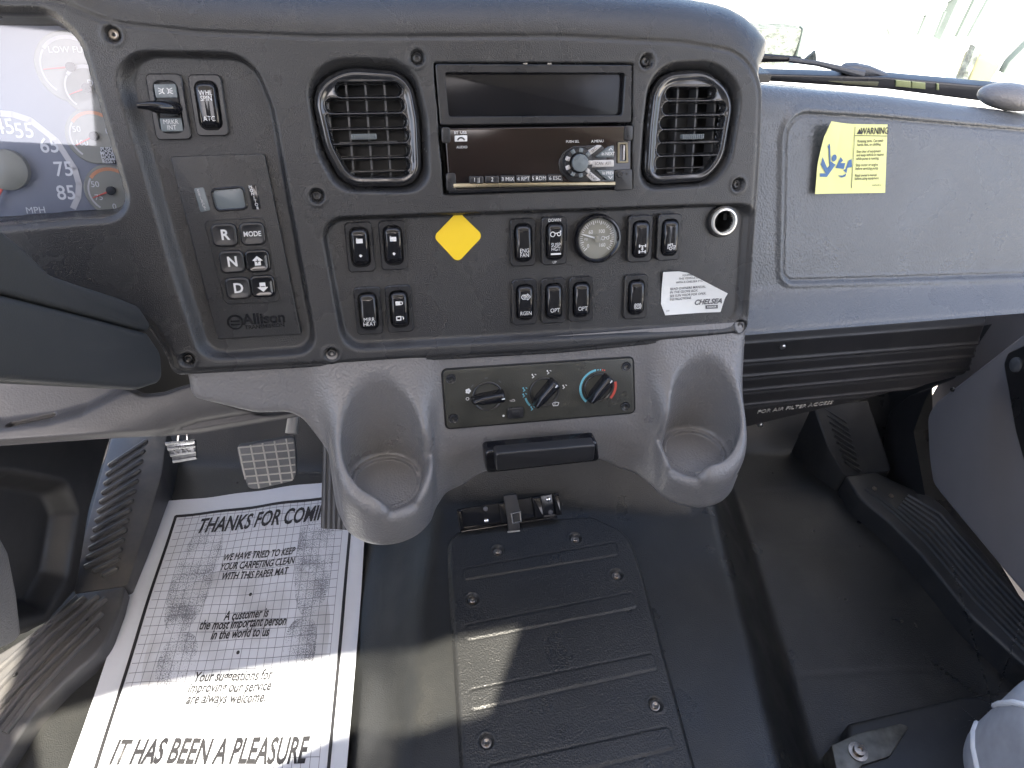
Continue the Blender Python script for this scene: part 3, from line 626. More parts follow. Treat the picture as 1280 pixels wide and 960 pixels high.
rocker('headlamp switch with a small lever above MRKR INT at the upper left', 211, 134, [], w0=-.012, lever=True, scale=1.12)
rocker('glossy WHL SPIN ATC rocker switch right of the lever switch above the gear keypad', 261, 132, [('t', 8, 'WHL\nSPIN', 5.6), ('t', -11.5, 'ATC', 5.8)], w0=-.012, tilt=.2, scale=1.05)

# ------------------------------------------------------------------ pressure gauge, power socket
SWF = DASH.shift(w=-.010)
u, v = SWF.px(747.5, 298.5, .008)
t = thing('pressure_gauge', 'round white needle pressure gauge reading in PSI among the switches', 'pressure gauge', SWF.mat(u, v))
mk('bezel', *lathe([(.0215, .003), (.0215, .0095), (.0228, .0112), (.0245, .0110), (.0258, .0090), (.0262, .004), (.0262, 0)], 48), M_GLOSS, t)
mk('dial', *lathe([(.0218, .003), (.0218, .0045), (.0001, .0045)], 48), M_DIAL, t)
tk = []
for i in range(37):
    a = math.radians(222 - i * 264 / 36); L = .0036 if i % 4 == 0 else .0024; wd = .0011 if i % 4 == 0 else .0008
    tk += stroke([(.0188 * math.cos(a), .0188 * math.sin(a)), ((.0188 - L) * math.cos(a), (.0188 - L) * math.sin(a))], wd)
flat('dial_ticks', tk, M_WHITE, t, .0048)
for s, x, y in (('60', -.0072, .0068), ('100', .0048, .0072), ('0', -.0098, -.0078), ('160', .0058, -.0074), ('PSI', -.0122, -.0006)): text(s, .0056 if s != 'PSI' else .0036, M_WHITE, t, x, y, .0048, .9, bold=.01)
flat('icon', [[(a * .8 + .0095, b * .8) for a, b in q] for q in icons('truck')], M_WHITE, t, .0048)
mk('needle', *xf(slab(np.array([(-.004, -.0010), (.0180, -.0006), (.0180, .0006), (-.004, .0010)]), .0058, .0066, .0001), rotz(math.radians(163))), M_WHITE, t)
mk('hub', *lathe([(.0035, .005), (.0035, .0072), (.0001, .0076)], 20), M_DIAL, t)
mk('cover_glass', *lathe([(.0215, .0088), (.014, .0096), (.0001, .0100)], 40), M_COVER, t)

u, v = SWF.px(905, 277, .006)
t = thing('power_socket', 'round power socket with a glow-coloured cream rim and dark bore at the right end of the switches', 'power socket', SWF.mat(u, v))
mk('rim', *lathe([(.0118, -.004), (.0118, .0075), (.0126, .0090), (.0142, .0088), (.0150, .0072), (.0150, 0)], 40), M_SOCKET, t)
mk('collar', *lathe([(.0150, .0055), (.0168, .0050), (.0176, .003), (.0178, 0)], 40), M_SATIN, t)
mk('bore', *lathe([(.0118, .004), (.0116, -.03), (.0001, -.03)], 32), M_SATIN, t)
mk('contact', *join(box((0, 0, -.024), (.006, .006, .012), .001), box((.006, .004, -.008), (.004, .007, .010))), M_DARK, t)

# ------------------------------------------------------------------ stickers on the panel
def sheet(name, fr, pxs, w, r, mat, label, cat, lift=None, step=.002, thick=.0003):
    P = rpoly(fr.poly(pxs, w), r, 6); C = P.mean(0)
    u0, v0 = P.min(0) - step; u1, v1 = P.max(0) + step
    t_ = tag(mkpatch(name, fr, P, w, lift, mat), label, cat); return t_, P
def mkpatch(name, fr, P, w, lift, mat):
    P = ccw(P); P = np.concatenate([P[i] + (np.roll(P, -1, 0)[i] - P[i]) * np.linspace(0, 1, 14, endpoint=False)[:, None] for i in range(len(P))]); rings = []; C = P.mean(0)
    for s in list(np.linspace(1, .04, 26)):
        Q = C + (P - C) * s; rings.append(np.column_stack([Q, [w + (lift(*q) if lift else 0) for q in Q]]))
    low = rings[0].copy(); low[:, 2] -= .0004
    V, F = loft([low] + rings, False); return mk(name, V, F, mat, None, fr.mat(), ang=60)
sheet('diamond_sticker', DASH, [(572.5, 264), (604, 294.5), (572, 328.5), (541.5, 296)], -.0092, .006, M_YELLOW, 'plain yellow rounded diamond sticker between the padlock switches and ENG FAN', 'sticker')
wl = [(827.5, 339.5), (846, 338), (856, 339.5), (871, 347), (904.5, 364.5), (902, 371), (898.5, 389), (831.4, 394), (826, 380)]
A_ = np.array(SWF.px(871, 347)); B_ = np.array(SWF.px(904, 365)); LB = np.array(SWF.px(831, 394))
def curl(u, v): 
    d = (np.array([u, v]) - LB) @ nrm(np.array([.55, .9])); return .0075 * max(0, d / .042 - .35) ** 1.7 + .0006 + .0015 * max(0, (u - A_[0]) / .03) ** 2
st, _ = sheet('peeling_sticker', SWF, wl, .0004, 0, M_PAPERWHITE, 'white printed sticker with peeling upper corner below the power socket', 'sticker', curl)
def wcurl(fr_w): 
    def f(B): 
        B = B.copy(); B[:, 2] = [fr_w + curl(x, y) + .0005 for x, y in B[:, :2]]; return B
    return f
bx = SWF.px(834, 352); rt = math.radians(2)
for s, x, y, z_, m_ in (('THIS VEHICLE IS', 846, 347.5, .0034, M_GREYINK), ('EQUIPPED', 850, 343, .003, M_GREYINK), ('WITH A CHELSEA PTO', 843, 352.5, .0034, M_GREYINK), ('READ OWNERS MANUAL', 836.5, 361, .0040, M_GREYINK), ('IN THE GLOVE BOX', 836.5, 365.4, .0040, M_GREYINK), ('SEE SUN VISOR FOR OPER.', 836.5, 370, .0040, M_GREYINK), ('INSTRUCTIONS', 836.5, 374.3, .0040, M_GREYINK)):
    x_, y_ = SWF.px(x, y); text(s, z_, m_, st, x_, y_, 0, .9, align='LEFT', rot=rt, warp=wcurl(.0004), bold=.01)
x_, y_ = SWF.px(882.5, 376.2); text('CHELSEA', .0085, M_GREYINK, st, x_, y_, 0, .92, shear=.25, bold=.03, rot=rt, warp=wcurl(.0004))
P_ = [SWF.px(880.5, 385.4), SWF.px(894.6, 384.2), SWF.px(894.3, 379.6), SWF.px(880, 380.8)]
flat('logo_block', [P_], M_GREYINK, st, warp=wcurl(.0004)); x_, y_ = SWF.px(887.4, 382.5); text('PARKER', .0030, M_PAPERWHITE, st, x_, y_, 0, 1, bold=.02, rot=rt, warp=lambda B: wcurl(.0007)(B))
x_, y_ = SWF.px(834, 388.5); text('379', .003, M_GREYINK, st, x_, y_, 0, .9, warp=wcurl(.0004))

# ------------------------------------------------------------------ gear selector keypad
SH = DASH.shift(w=-.012)
t = thing('gear_selector', 'tall black push button gear keypad with R, N and D keys', 'gear selector', SH.mat())
kp = rpoly([SH.px(212.5, 195.5, .004), SH.px(331, 192, .004), SH.px(377, 418, .004), SH.px(272, 424, .004)], [.003, .003, .002, .002], 4)
mk('base_plate', *slab(kp, -.002, .0055, .0014), M_DASH, t)
pr = rpoly([SH.px(253.5, 276), SH.px(329, 271.5), SH.px(352, 377), SH.px(284, 380.5)], .006, 6)
pr = np.array([SH.px(253.5, 275.5, .006), SH.px(330, 271, .006), SH.px(351.5, 378, .006), SH.px(281, 381, .006)]); pr = rpoly(pr, .006, 6)
mk('key_frame', *ringprism(pr, inset(pr, .0009), .004, .0062, .004, .0003), M_SATIN, t)
KS = []
for s, x, y in (('R', 280.5, 294), ('MODE', 315.5, 292.5), ('N', 290, 327.5), ('+', 322, 326.5), ('D', 297.5, 360.5), ('-', 328.5, 358)):
    cx, cy = SH.px(x, y, .009); P = rrect(.0232, .0220, .0055, 6)
    o = mk('key', *xf(loft([z3(P, .004), z3(P, .0085), z3(rrect(.0218, .0206, .0050, 6), .0096), z3(rrect(.0196, .0184, .0042, 6), .0101), z3(rrect(.0176, .0164, .0036, 6), .0097), z3(rrect(.006, .0055, .0012, 6), .0095)]), trn(cx, cy, 0)), M_GLOSS if s in '+-' else M_SATIN, t, ang=60)
    if s in 'RND': text(s, .0135, M_WHITE, o, cx + .0005, cy, .0099, .95, bold=.025)
    elif s == 'MODE': text(s, .0068, M_WHITE, o, cx, cy, .0099, .85, bold=.015)
    else:
        g_ = 1 if s == '+' else -1
        body = [(-.0028, -.004 * g_), (.0028, -.004 * g_), (.0028, .0006 * g_), (.0052, .0006 * g_), (0, .0052 * g_), (-.0052, .0006 * g_), (-.0028, .0006 * g_)]
        flat('arrow_print', [[(a + cx, b + cy) for a, b in body]], M_WHITE, o, .0098)
        flat('sign_print', [[(a + cx, b + cy) for a, b in q] for q in (stroke([(-.0018, 0), (.0018, 0)], .0009) + (stroke([(0, -.0018), (0, .0018)], .0009) if g_ > 0 else []))], M_INK, o, .0100)
lp = rpoly([SH.px(262, 235.5, .006), SH.px(305, 232, .006), SH.px(311, 262, .006), SH.px(270, 265, .006)], .005, 6)
mk('display_frame', *ringprism(lp, inset(lp, .0022), .004, .0072, .004, .0008), M_GLOSS, t); mk('display', *slab(inset(lp, .002), .004, .0062, .0004), M_LCD, t)
for pts_, s, m1, m2, cx_, cy_ in (([(242, 235.5), (254.5, 234), (263, 263), (250.5, 265.5)], 'SELECT', M_LCD, M_PALE, 252.5, 250), ([(309, 232.5), (320, 231), (327, 261), (315.5, 262.5)], 'MONITOR', M_GLOSS, M_WHITE, 318, 247)):
    P = rpoly([SH.px(*p, .006) for p in pts_], .0015, 3); o = mk('side_label', *slab(P, .004, .0060, .0004), m1, t)
    x_, y_ = SH.px(cx_, cy_, .0062)
    for i, ch in enumerate(s): text(ch, .0040, m2, o, x_ + .0007 * (i - len(s) / 2), y_ - (i - (len(s) - 1) / 2) * .0033, .0063, 1, bold=.0)
x_, y_ = SH.px(330, 398.5, .006); text('Allison', .0150, M_GLOSS, t, x_, y_, .0055, 1, bold=.03, depth=.0004, name='embossed_name')
x_, y_ = SH.px(331, 408, .006); text('TRANSMISSION', .0056, M_GLOSS, t, x_, y_, .0055, 1, bold=.02, depth=.0003, name='embossed_name')
x_, y_ = SH.px(294, 403, .006)
flat('emblem', [[(a + x_, b + y_) for a, b in q] for q in stroke(arc(0, 0, .0068, 20, 200, 14), .0022) + stroke(arc(0, 0, .0068, 200, 380, 14), .0014) + stroke([(-.004, .0012), (.004, .0012)], .0018) + stroke([(-.004, -.0022), (.004, -.0022)], .0018)], M_GLOSS, t, .0060)

# ------------------------------------------------------------------ instrument cluster
CLF = DASH.shift(w=-.036)
t = thing('instrument_cluster', 'instrument cluster with speedometer behind a bluish reflecting lens', 'instrument cluster', CLF.mat())
mk('dial_plate', *slab(mm([(-720, 170), (-350, 170), (-345, -80), (-720, -80)]), -.008, 0, .001), M_CLUSTER, t)
pts = [CLF.px(*p) for p in ((-60, 150), (-30, 143), (0, 141.6), (16, 143), (38, 150), (70.5, 175.5), (93.5, 211), (99, 230), (98, 246), (92, 259.5))]
o = flat('speed_band', stroke(pts, .0052), M_PALE, t, .0006)
for s, x, y in (('35', -40, 160), ('45', 6, 159), ('55', 30.5, 164), ('65', 62, 182.5), ('75', 80, 212), ('85', 83, 241.5)): text(s, .0185, M_WHITE, t, *CLF.px(x, y), .0007, .9, bold=.01)
text('MPH', .0085, M_WHITE, t, *CLF.px(45, 263), .0007)
def small_gauge(cx, cy, r, words, orange, ndl):
    c = CLF.px(cx, cy); o = mk('gauge_dial', *xf(lathe([(r, 0), (r, .0012), (r - .001, .0020), (.0001, .0020)], 36), trn(*c, 0)), M_DIAL, t)
    flat('gauge_band', stroke(arc(*c, r * .82, 60, 140, 8), .0030), M_ORANGE if orange else M_PALE, o, .0023); flat('gauge_band', stroke(arc(*c, r * .82, 145, 230, 8), .0016), M_PALE, o, .0023)
    for s, dx, dy in words: text(s, .0075, M_WHITE, o, c[0] + dx, c[1] + dy, .0024)
    q = np.array([(0, -.0008), (r * .75, -.0003), (r * .75, .0003), (0, .0008)]); mk('gauge_needle', *xf(slab(q, .003, .0040, .0001), trn(*c, 0) @ rotz(math.radians(ndl))), M_RED, o)
    mk('gauge_hub', *xf(lathe([(.004, .002), (.004, .005), (.0001, .0054)], 16), trn(*c, 0)), M_DARK, o)
small_gauge(90, 84, .030, [('LOW FUEL', .002, .014)], False, 185); small_gauge(110, 110, .022, [('DRY', .008, .004)], False, 200)
small_gauge(119, 170, .025, [('50', -.014, .006), ('0', .012, .004), ('100', -.012, -.006)], True, 205); small_gauge(140, 238, .024, [('50', -.013, .006), ('75', -.012, -.006), ('0', 0, -.015)], True, 200)
c0 = CLF.px(15, 212); c1 = CLF.px(-6, 262); mk('speed_needle', *slab(np.array([(c0[0] - .003, c0[1]), (c0[0] + .003, c0[1]), (c1[0] + .001, c1[1]), (c1[0] - .001, c1[1])]), .006, .0075, .0002), M_RED, t)
mk('speed_hub', *xf(lathe([(.018, .001), (.018, .008), (.014, .011), (.0001, .0115)], 32), trn(*CLF.px(12, 212), 0)), M_DIAL, t)
P = [CLF.px(*p) for p in ((127, 185), (140, 184), (146, 205), (133, 203))]; o = mk('reset_label', *slab(P, .001, .0040, .0004), M_DARK, t)
text('PUSH\nMODE\nHOLD\nRESET', .0048, M_WHITE, o, *CLF.px(136.5, 194), .0042, .9, bold=.02, line=.75)
mk('lens', *loft([z3(ccw(mm([(-720, 165), (-352, 165), (-350, -75), (-720, -75)])), .020)], False, True), M_LENS, t)

# ================================================================== LOWER CONSOLE WITH CUP HOLDERS
CON = Frame(DASH.o, XD, FD)
CUPS = ((-.177, -.123, -.313, -.156), (.194, -.126, -.317, .168))       # x, y, floor z, notch x
OUT2 = rpoly([(-.366, -.17), (.2545, -.17), (.2545, -.388), (.128, -.388), (.085, -.338), (-.062, -.338), (-.108, -.388), (-.2365, -.388), (-.2365, -.285), (-.264, -.238), (-.305, -.236), (-.366, -.214)],
    [0, 0, .022, .03, .05, .05, .03, .022, .03, .03, .05, .012], 8)
def console(X, Y, Zz):
    dF = -Y * math.cos(T) + Zz * math.sin(T) + .004
    top = dF
    for xc, yc, zf, xn in CUPS:
        dL = (Zz + .2125 - .95 * (Y + .083)) / 1.38
        top = smin(top, smax(dL, np.abs(X - xc) - .054, .02), .022)
    plan = -.107 - Y
    for xc, yc, zf, xn in CUPS: plan = smin(plan, np.hypot(X - xc, Y - yc) - .0565, .045)
    o2 = psdf(OUT2, X[:, 0, :], Zz[:, 0, :])[:, None, :]
    zb = -.366 - Zz
    d = smax(top, plan, .008); d = smax(d, o2 + 0 * Y, .012); d = smax(d, zb, .016); d = np.maximum(d, Y + .045)
    for xc, yc, zf, xn in CUPS:
        r = np.hypot(X - xc, Y - yc); taper = (Zz - zf) * .02
        bore = smax(r - .0415 - taper, zf - Zz, .004)
        bore = np.minimum(bore, np.maximum(r - .0345, zf - .005 - Zz)); bore = np.minimum(bore, np.maximum(np.abs(r - .0385) - .0008, zf - .0022 - Zz))
        hw = .0130 + np.maximum(Zz - (zf + .006), 0) * .62
        notch = smax(smax(np.abs(X - xn - (Y - yc) * .12) - hw, zf + .002 - Zz, .005), Y - yc, .004)
        d = smax(d, -bore, .006); d = smax(d, -notch, .011)
    return d
con = nets('cup_holder_console', console, (-.374, -.196, -.390), (.264, -.040, -.176), .0019, M_GREY, None, None, CON.mat())
tag(con, 'grey grained lower console with two cup holders below the dash panel', 'console')

HT = DASH.shift(w=-.0035)
t = thing('heater_control', 'dark heater control plate with three rotary knobs set in the grey console', 'heater control', HT.mat())
hp = rpoly([HT.px(553, 462.5), HT.px(790.5, 447), HT.px(792.5, 515), HT.px(558.5, 535)], .005, 5)
mk('plate', *slab(hp, -.004, .0016, .0008), M_HEAT, t)
mk('gasket', *ringprism(inset(hp, -.0018), inset(hp, -.0002), -.004, .0010, -.002, .0004), M_DARK, t)
sv = lathe([(.0001, -.0012), (.0016, -.0012), (.0016, .0012), (.0034, .0016), (.0040, .0008), (.0046, .0008), (.0054, .0012), (.0058, .0)], 20)
for x, y in ((563.5, 473), (566.5, 522.5), (782, 457.5), (781, 507)): mk('screw', *xf(sv, trn(*HT.px(x, y), .0014)), M_SATIN, t)
for (x, y), rot, nm in (((609, 494.5), 4, 'fan'), ((679.5, 489), 47, 'vent'), ((747, 483.5), 49, 'heat')):
    c = HT.px(x, y)
    k = mk('knob', *xf(lathe([(.0172, .001), (.0172, .0036), (.0164, .0042), (.0152, .0036), (.0150, .0024), (.0001, .0024)], 36), trn(*c, 0)), M_SATIN, t)
    mk('knob_disc', *xf(lathe([(.0150, .002), (.0148, .0030), (.0001, .0032)], 32), trn(*c, 0)), M_HEAT, k)
    rings = []
    for zz, sx_, sy_ in ((.003, 1, 1), (.011, .98, .95), (.0150, .94, .82), (.0172, .86, .55), (.0178, .78, .25)):
        P = rpoly([(-.0195, -.0028), (-.008, -.0058), (.0165, -.0066), (.0185, -.005), (.0185, .005), (.0165, .0066), (-.008, .0058), (-.0195, .0028)], .0025, 4)
        rings.append(z3(P * np.array([sx_, sy_]), zz))
    mk('grip', *xf(loft(rings), trn(*c, 0) @ rotz(math.radians(rot))), M_GLOSS, k, ang=50)
    mk('pointer', *xf(box((.0150, 0, .0176), (.0036, .0012, .0008)), trn(*c, 0) @ rotz(math.radians(rot))), M_WHITE, k)
    if nm == 'heat':
        flat('cold_band', stroke(arc(*c, .0212, 100, 228, 16), .0026), M_CYAN, t, .0019); flat('hot_band', stroke(arc(*c, .0212, 318, 372, 8), .0030), M_RED, t, .0019)
        for i, a in enumerate((92, 84, 77, 70)): flat('dot_print', [circ(.0009, 8, c[0] + .0212 * math.cos(math.radians(a)), c[1] + .0212 * math.sin(math.radians(a)))], M_CYAN if i < 2 else M_RED, t, .0019)
    if nm == 'vent':
        flat('cold_band', stroke(arc(*c, .0222, 196, 222, 8), .0022), M_CYAN, t, .0019)
        for a, m_, s in ((168, M_CYAN, 1), (185, M_CYAN, .7), (233, M_CYAN, 1), (122, M_WHITE, 1), (78, M_WHITE, 1), (10, M_WHITE, .8)):
            p = (c[0] + .0235 * math.cos(math.radians(a)), c[1] + .0235 * math.sin(math.radians(a)))
            q = [circ(.0009, 8, p[0] - .001 * s, p[1] + .0018 * s)] + stroke([(p[0] - .001, p[1] + .001), (p[0] + .001 * s, p[1] - .001), (p[0] - .001, p[1] - .0022)], .0009) + stroke([(p[0] + .002, p[1] + .002), (p[0] + .0034, p[1] + .001)], .0008)
            flat('vent_sign', q, m_, t, .0019)
        p = HT.px(694, 504); flat('vent_sign', stroke([(p[0] - .0038, p[1] + .001), (p[0], p[1] + .002), (p[0] + .0038, p[1] + .001), (p[0] + .0026, p[1] - .0022), (p[0] - .0026, p[1] - .0022), (p[0] - .0038, p[1] + .001)], .0008) + stroke([(p[0] - .001, p[1] - .001), (p[0] - .0005, p[1] + .001)], .0006), M_WHITE, t, .0019)
    if nm == 'fan':
        p = (c[0] - .0215, c[1] + .0080); flat('fan_sign', [circ(.0014, 10, p[0] + .0018 * math.cos(a), p[1] + .0018 * math.sin(a)) for a in np.arange(5) * 2 * math.pi / 5], M_WHITE, t, .0019)
        p = (c[0] - .0225, c[1] - .0010); flat('off_sign', stroke(arc(*p, .0016, 0, 360, 12), .0007), M_WHITE, t, .0019)
        for a in (140, 92, 48): p = (c[0] + .0215 * math.cos(math.radians(a)), c[1] + .0215 * math.sin(math.radians(a))); flat('speed_mark', stroke(arc(*c, .0215, a - 4, a + 4, 3), .0012), M_GREYINK, t, .0019)
c = HT.px(643.5, 515); mk('push_button', *xf(slab(rrect(.0185, .0130, .0022, 4), 0, .0045, .0012), trn(*c, 0)), M_SATIN, t); mk('button_dish', *xf(slab(rrect(.0090, .0062, .0018, 4), .004, .0050, .0006), trn(*c, 0)), M_SATIN, t)
c = HT.px(629, 519); flat('lamp_dot', [circ(.0013, 12, *c)], M_WHITE, t, .0019); c = HT.px(640, 500); flat('car_sign', stroke([(c[0] - .003, c[1]), (c[0] + .002, c[1] + .0012), (c[0] + .003, c[1] - .0008), (c[0] - .002, c[1] - .0008)], .0006), M_PALE, t, .0019)

WL = Frame(CON.at(0, -.107, 0), XD, ZU + FD * .12)
t = thing('ashtray', 'glossy black ashtray drawer front in the grey console below the heater knobs', 'ashtray', WL.mat())
ap = [WL.px(606, 565, .006), WL.px(747, 552.5, .006), WL.px(750, 577, .006), WL.px(608, 592.5, .006)]
mk('surround', *slab(rpoly(ap, .005, 5), -.012, .006, .003), M_GLOSS, t)
ap = np.array([WL.px(619, 566, .016), WL.px(744, 555, .016), WL.px(742, 574.5, .016), WL.px(620, 588, .016)])
mk('drawer_front', *slab(rpoly(ap, .003, 4), .004, .018, .0022), M_SATIN, t)

# ================================================================== PASSENGER DASHBOARD
PT = math.radians(24)
PD = Frame(DASH.at(.30, 0, -.095), XD, math.sin(PT) * FD + math.cos(PT) * ZU)
px = PD.poly
TOPL = px([(880, 96), (962, 98), (1000, 102), (1130, 114), (1280, 133), (1400, 152)])
BOTL = px([(1400, 398), (1280, 406), (1100, 419), (940, 432), (880, 437)])
PD_OUT = rpoly(TOPL + BOTL, [0, .1, .1, .3, .3, 0, 0, .2, .2, .2, 0], 4)
GLV = rpoly(px([(980, 351), (984, 141), (1100, 148), (1420, 176), (1420, 338), (1130, 347)]), [.016, .026, .3, 0, 0, .3], 8)
CR1 = np.array(px([(880, 412), (962, 405), (1280, 385), (1420, 376)]))
def pdash(U, V):
    d = psdf(PD_OUT, U, V); di = -d
    yt = np.interp(U, [p[0] for p in TOPL], [p[1] for p in TOPL]) - V; yb = V - np.interp(U, [p[0] for p in BOTL[::-1]], [p[1] for p in BOTL[::-1]])
    W = -.045 * (1 - np.sqrt(1 - np.clip(1 - yt / .05, 0, 1) ** 2))
    W = np.where(yt < 0, -.045 + yt * 6, W)
    g = psdf(GLV, U, V)
    W = W - .0045 * np.exp(-(g / .0022) ** 2) - .0030 * ss(-g, 0, .006) + .0025 * np.exp(-((g - .006) / .004) ** 2)
    vb = np.interp(U, [p[0] for p in BOTL[::-1]], [p[1] for p in BOTL[::-1]]); vg = vb + .080
    W = W + .040 * ss(vg - V, 0, .080) - .0015 * np.exp(-((V - vb - .026) / .0022) ** 2)
    W = W - .024 * (1 - np.sqrt(1 - np.clip(1 - yb / .020, 0, 1) ** 2)); W = np.where(yb < 0, W + yb * 4, W)
    return W, (yt > -.03) & (yb > -.012)
u0 = PD.px(930, 300)[0]
po = hfield('passenger_dashboard', PD, (u0 - .06, u0 + .62, -.22, .17), .002, pdash, M_PAD)
tag(po, 'grey grained passenger dashboard tinted blue as sky sheen, with a large glove box door', 'dashboard')
lk = lathe([(.006, -.004), (.006, .001), (.005, .002), (.0001, .002)], 20)
WS_ = [(1031, 152.5), (1064, 155), (1110, 155.5), (1107, 241), (1016, 242.5), (1019, 205), (1024, 172)]
tl = np.array(PD.px(1031, 153))
def lift2(u, v): return .0012 + .010 * max(0, 1 - np.hypot(u - tl[0], v - tl[1]) / .055) ** 1.6 + .004 * max(0, 1 - (u - tl[0]) / .02)
lab = mkpatch('warning_sticker', PD, rpoly(PD.poly(WS_), 0), -.002, lift2, M_LEMON)
tag(lab, 'pale yellow warning sticker with a tumbling figure on the glove box door', 'sticker')
def wlab(B):
    B = B.copy(); B[:, 2] = [-.002 + lift2(x, y) + .0006 for x, y in B[:, :2]]; return B
rt = math.radians(-1)
text('WARNING', .0110, M_INK, lab, *PD.px(1093.5, 164), 0, .74, bold=.02, warp=wlab)
flat('triangle_print', [[PD.px(1071, 167.5), PD.px(1078, 167.5), PD.px(1074.5, 161)]], M_INK, lab, warp=wlab)
flat('rule_print', stroke([PD.px(1068, 169.5), PD.px(1109.5, 170)], .0007) + stroke([PD.px(1068.5, 158.5), PD.px(1064.5, 235)], .0007), M_INK, lab, warp=wlab)
for s, y in (('Rotating parts. Can catch', 176.5), ('hands, feet, or clothing.', 181), ('Stay clear of equipment', 189.5), ('and keep vehicle in neutral', 194), ('while pump is running.', 198.5), ('Stop motor or engine', 206.5), ('before servicing pump.', 211), ('Read owner\'s manual', 219.5), ('before using equipment.', 223.5)):
    text(s, .0046, M_INK, lab, *PD.px(1072 - (y - 176) * .07, y), 0, .78, align='LEFT', warp=wlab, bold=.012)
text('WARN-001-A', .0028, M_INK, lab, *PD.px(1096, 231.5), 0, .8, warp=wlab)
pp = lambda L: [PD.px(1000 + a / 7.385, 130 + b / 7.385) for a, b in L]
flat('figure_print', [np.array(pp([(165, 640), (225, 640), (170, 560), (185, 490), (240, 590), (265, 565), (240, 420), (225, 395), (243, 365), (256, 400), (275, 530), (330, 560), (240, 672), (165, 672)]))], M_BLUE, lab, warp=wlab)
flat('figure_print', [circ(.0042, 16, *PD.px(1042, 197.5)), np.array(pp([(330, 590), (375, 490), (400, 520), (375, 545), (420, 545), (405, 600)])), np.array(pp([(420, 600), (450, 520), (478, 510), (482, 580), (440, 590), (430, 640), (400, 610)])), np.array(pp([(350, 660), (395, 660), (430, 640), (420, 668), (385, 680)]))], M_BLUE, lab, warp=wlab)

UC = Frame(DASH.at(.30, -.20, -.13), XD, ZU - FD * .10)
UP_ = rpoly(UC.poly([(905, 425), (1240, 400), (1215, 470), (1150, 487), (1030, 515), (905, 545)]), [0, 0, .02, .05, .05, 0], 5)
def ucov(U, V):
    d = psdf(UP_, U, V); W = -.012 * ss(d, -.012, 0); 
    for ya, yb in ((452, 432), (470, 448), (488, 464), (506, 481)):
        a, b = UC.px(930, ya), UC.px(1180, yb); m = (b[1] - a[1]) / (b[0] - a[0]); dd = V - a[1] - m * (U - a[0])
        W = W + .0035 * np.exp(-(dd / .0028) ** 2) - .002 * np.exp(-((dd + .006) / .003) ** 2)
    return W, d < .004
p0 = UP_.min(0); p1 = UP_.max(0)
uc = hfield('air_filter_cover', UC, (p0[0], p1[0], p0[1] - .005, p1[1]), .0018, ucov, M_KICK, clip=UP_)
tag(uc, 'black ribbed access cover under the passenger dashboard with raised lettering', 'cover')
a, b = np.array(UC.px(928, 517)), np.array(UC.px(1058, 500)); rt = math.atan2(*(b - a)[::-1])
text('FOR AIR FILTER ACCESS', .0112, M_PEDALRIB, uc, *((a + b) / 2), .0012, 1.12, rot=rt, depth=.0008, name='raised_lettering')
for x, y in ((978, 433), (950, 531)): mk('fastener', *xf(lathe([(.0045, -.002), (.0045, .002), (.003, .0032), (.0001, .0034)], 16), trn(*UC.px(x, y), .0)), M_STEEL, uc)

# ================================================================== LEFT: COLUMN SHROUD, LOWER TRIM
CS = Frame((-.315, .6, .6), (0, 1, 0), (0, 0, 1))
t = thing('column_shroud', 'smooth charcoal steering column shroud at the left edge', 'steering column shroud', CS.mat())
lo = rpoly(CS.poly([(-90, 345), (0, 367), (100, 392.5), (187, 416), (203, 440), (205, 478), (175, 488), (0, 477), (-90, 470)]), [0, 0, .02, .01, .02, .01, .01, .02, 0], 6)
mk('lower_cover', *slab(lo, -.20, 0, .006), M_SHROUD, t)
up_p = rpoly(CS.poly([(-90, 343), (0, 366), (100, 391.5), (187, 415), (190, 405), (176, 383), (150, 372), (100, 356), (66, 344), (30, 308), (0, 284), (-90, 215)]), [0, 0, .02, .006, .006, .02, .02, .02, .03, .02, .02, 0], 6)
mk('upper_cover', *slab(up_p, -.20, -.0005, .004, 4), M_SHROUD, t)

KT = Frame(EYE + ray(120, 510) * .90, XD * .97 + FD * .12, math.sin(math.radians(50)) * FD + math.cos(math.radians(50)) * ZU)
ridge = np.array(KT.poly([(-80, 548), (0, 542), (60, 534), (103, 522), (150, 498), (206, 477), (236, 468)]))
KP = rpoly(KT.poly([(-80, 450), (140, 470), (178, 491), (204, 488), (228, 480), (250, 474), (252, 492), (330, 512), (372, 508), (376, 515), (330, 523), (240, 538), (100, 549), (0, 556), (-80, 560)]), [0, .02, .02, .01, .01, 0, .01, .05, 0, 0, .1, .1, .1, .1, 0], 5)
def ktrim(U, V):
    d = psdf(KP, U, V); r = np.interp(U, ridge[:, 0], ridge[:, 1]); x = V - r
    W = np.where(x > 0, -.030 * ss(x, 0, .026), -.030 * (1 - np.sqrt(np.maximum(1 - np.minimum(-x / .06, 1) ** 2, 0)))) 
    sl_ = KT.px(32, 523); q = np.maximum(np.abs(U - sl_[0]) - .022, 0); e = np.hypot(q, (V - sl_[1] - (U - sl_[0]) * .12)) - .0035
    W = W - .010 * ss(-e, -.001, .002) - .010 * ss(d, -.007, 0)
    return W, d < .005
p0 = KP.min(0); p1 = KP.max(0)
kt = hfield('knee_trim', KT, (p0[0], p1[0], p0[1] - .012, p1[1] + .002), .0014, ktrim, M_TRIM, clip=KP)
tag(kt, 'grey lower knee trim with a raised ridge beneath the steering column', 'trim panel')

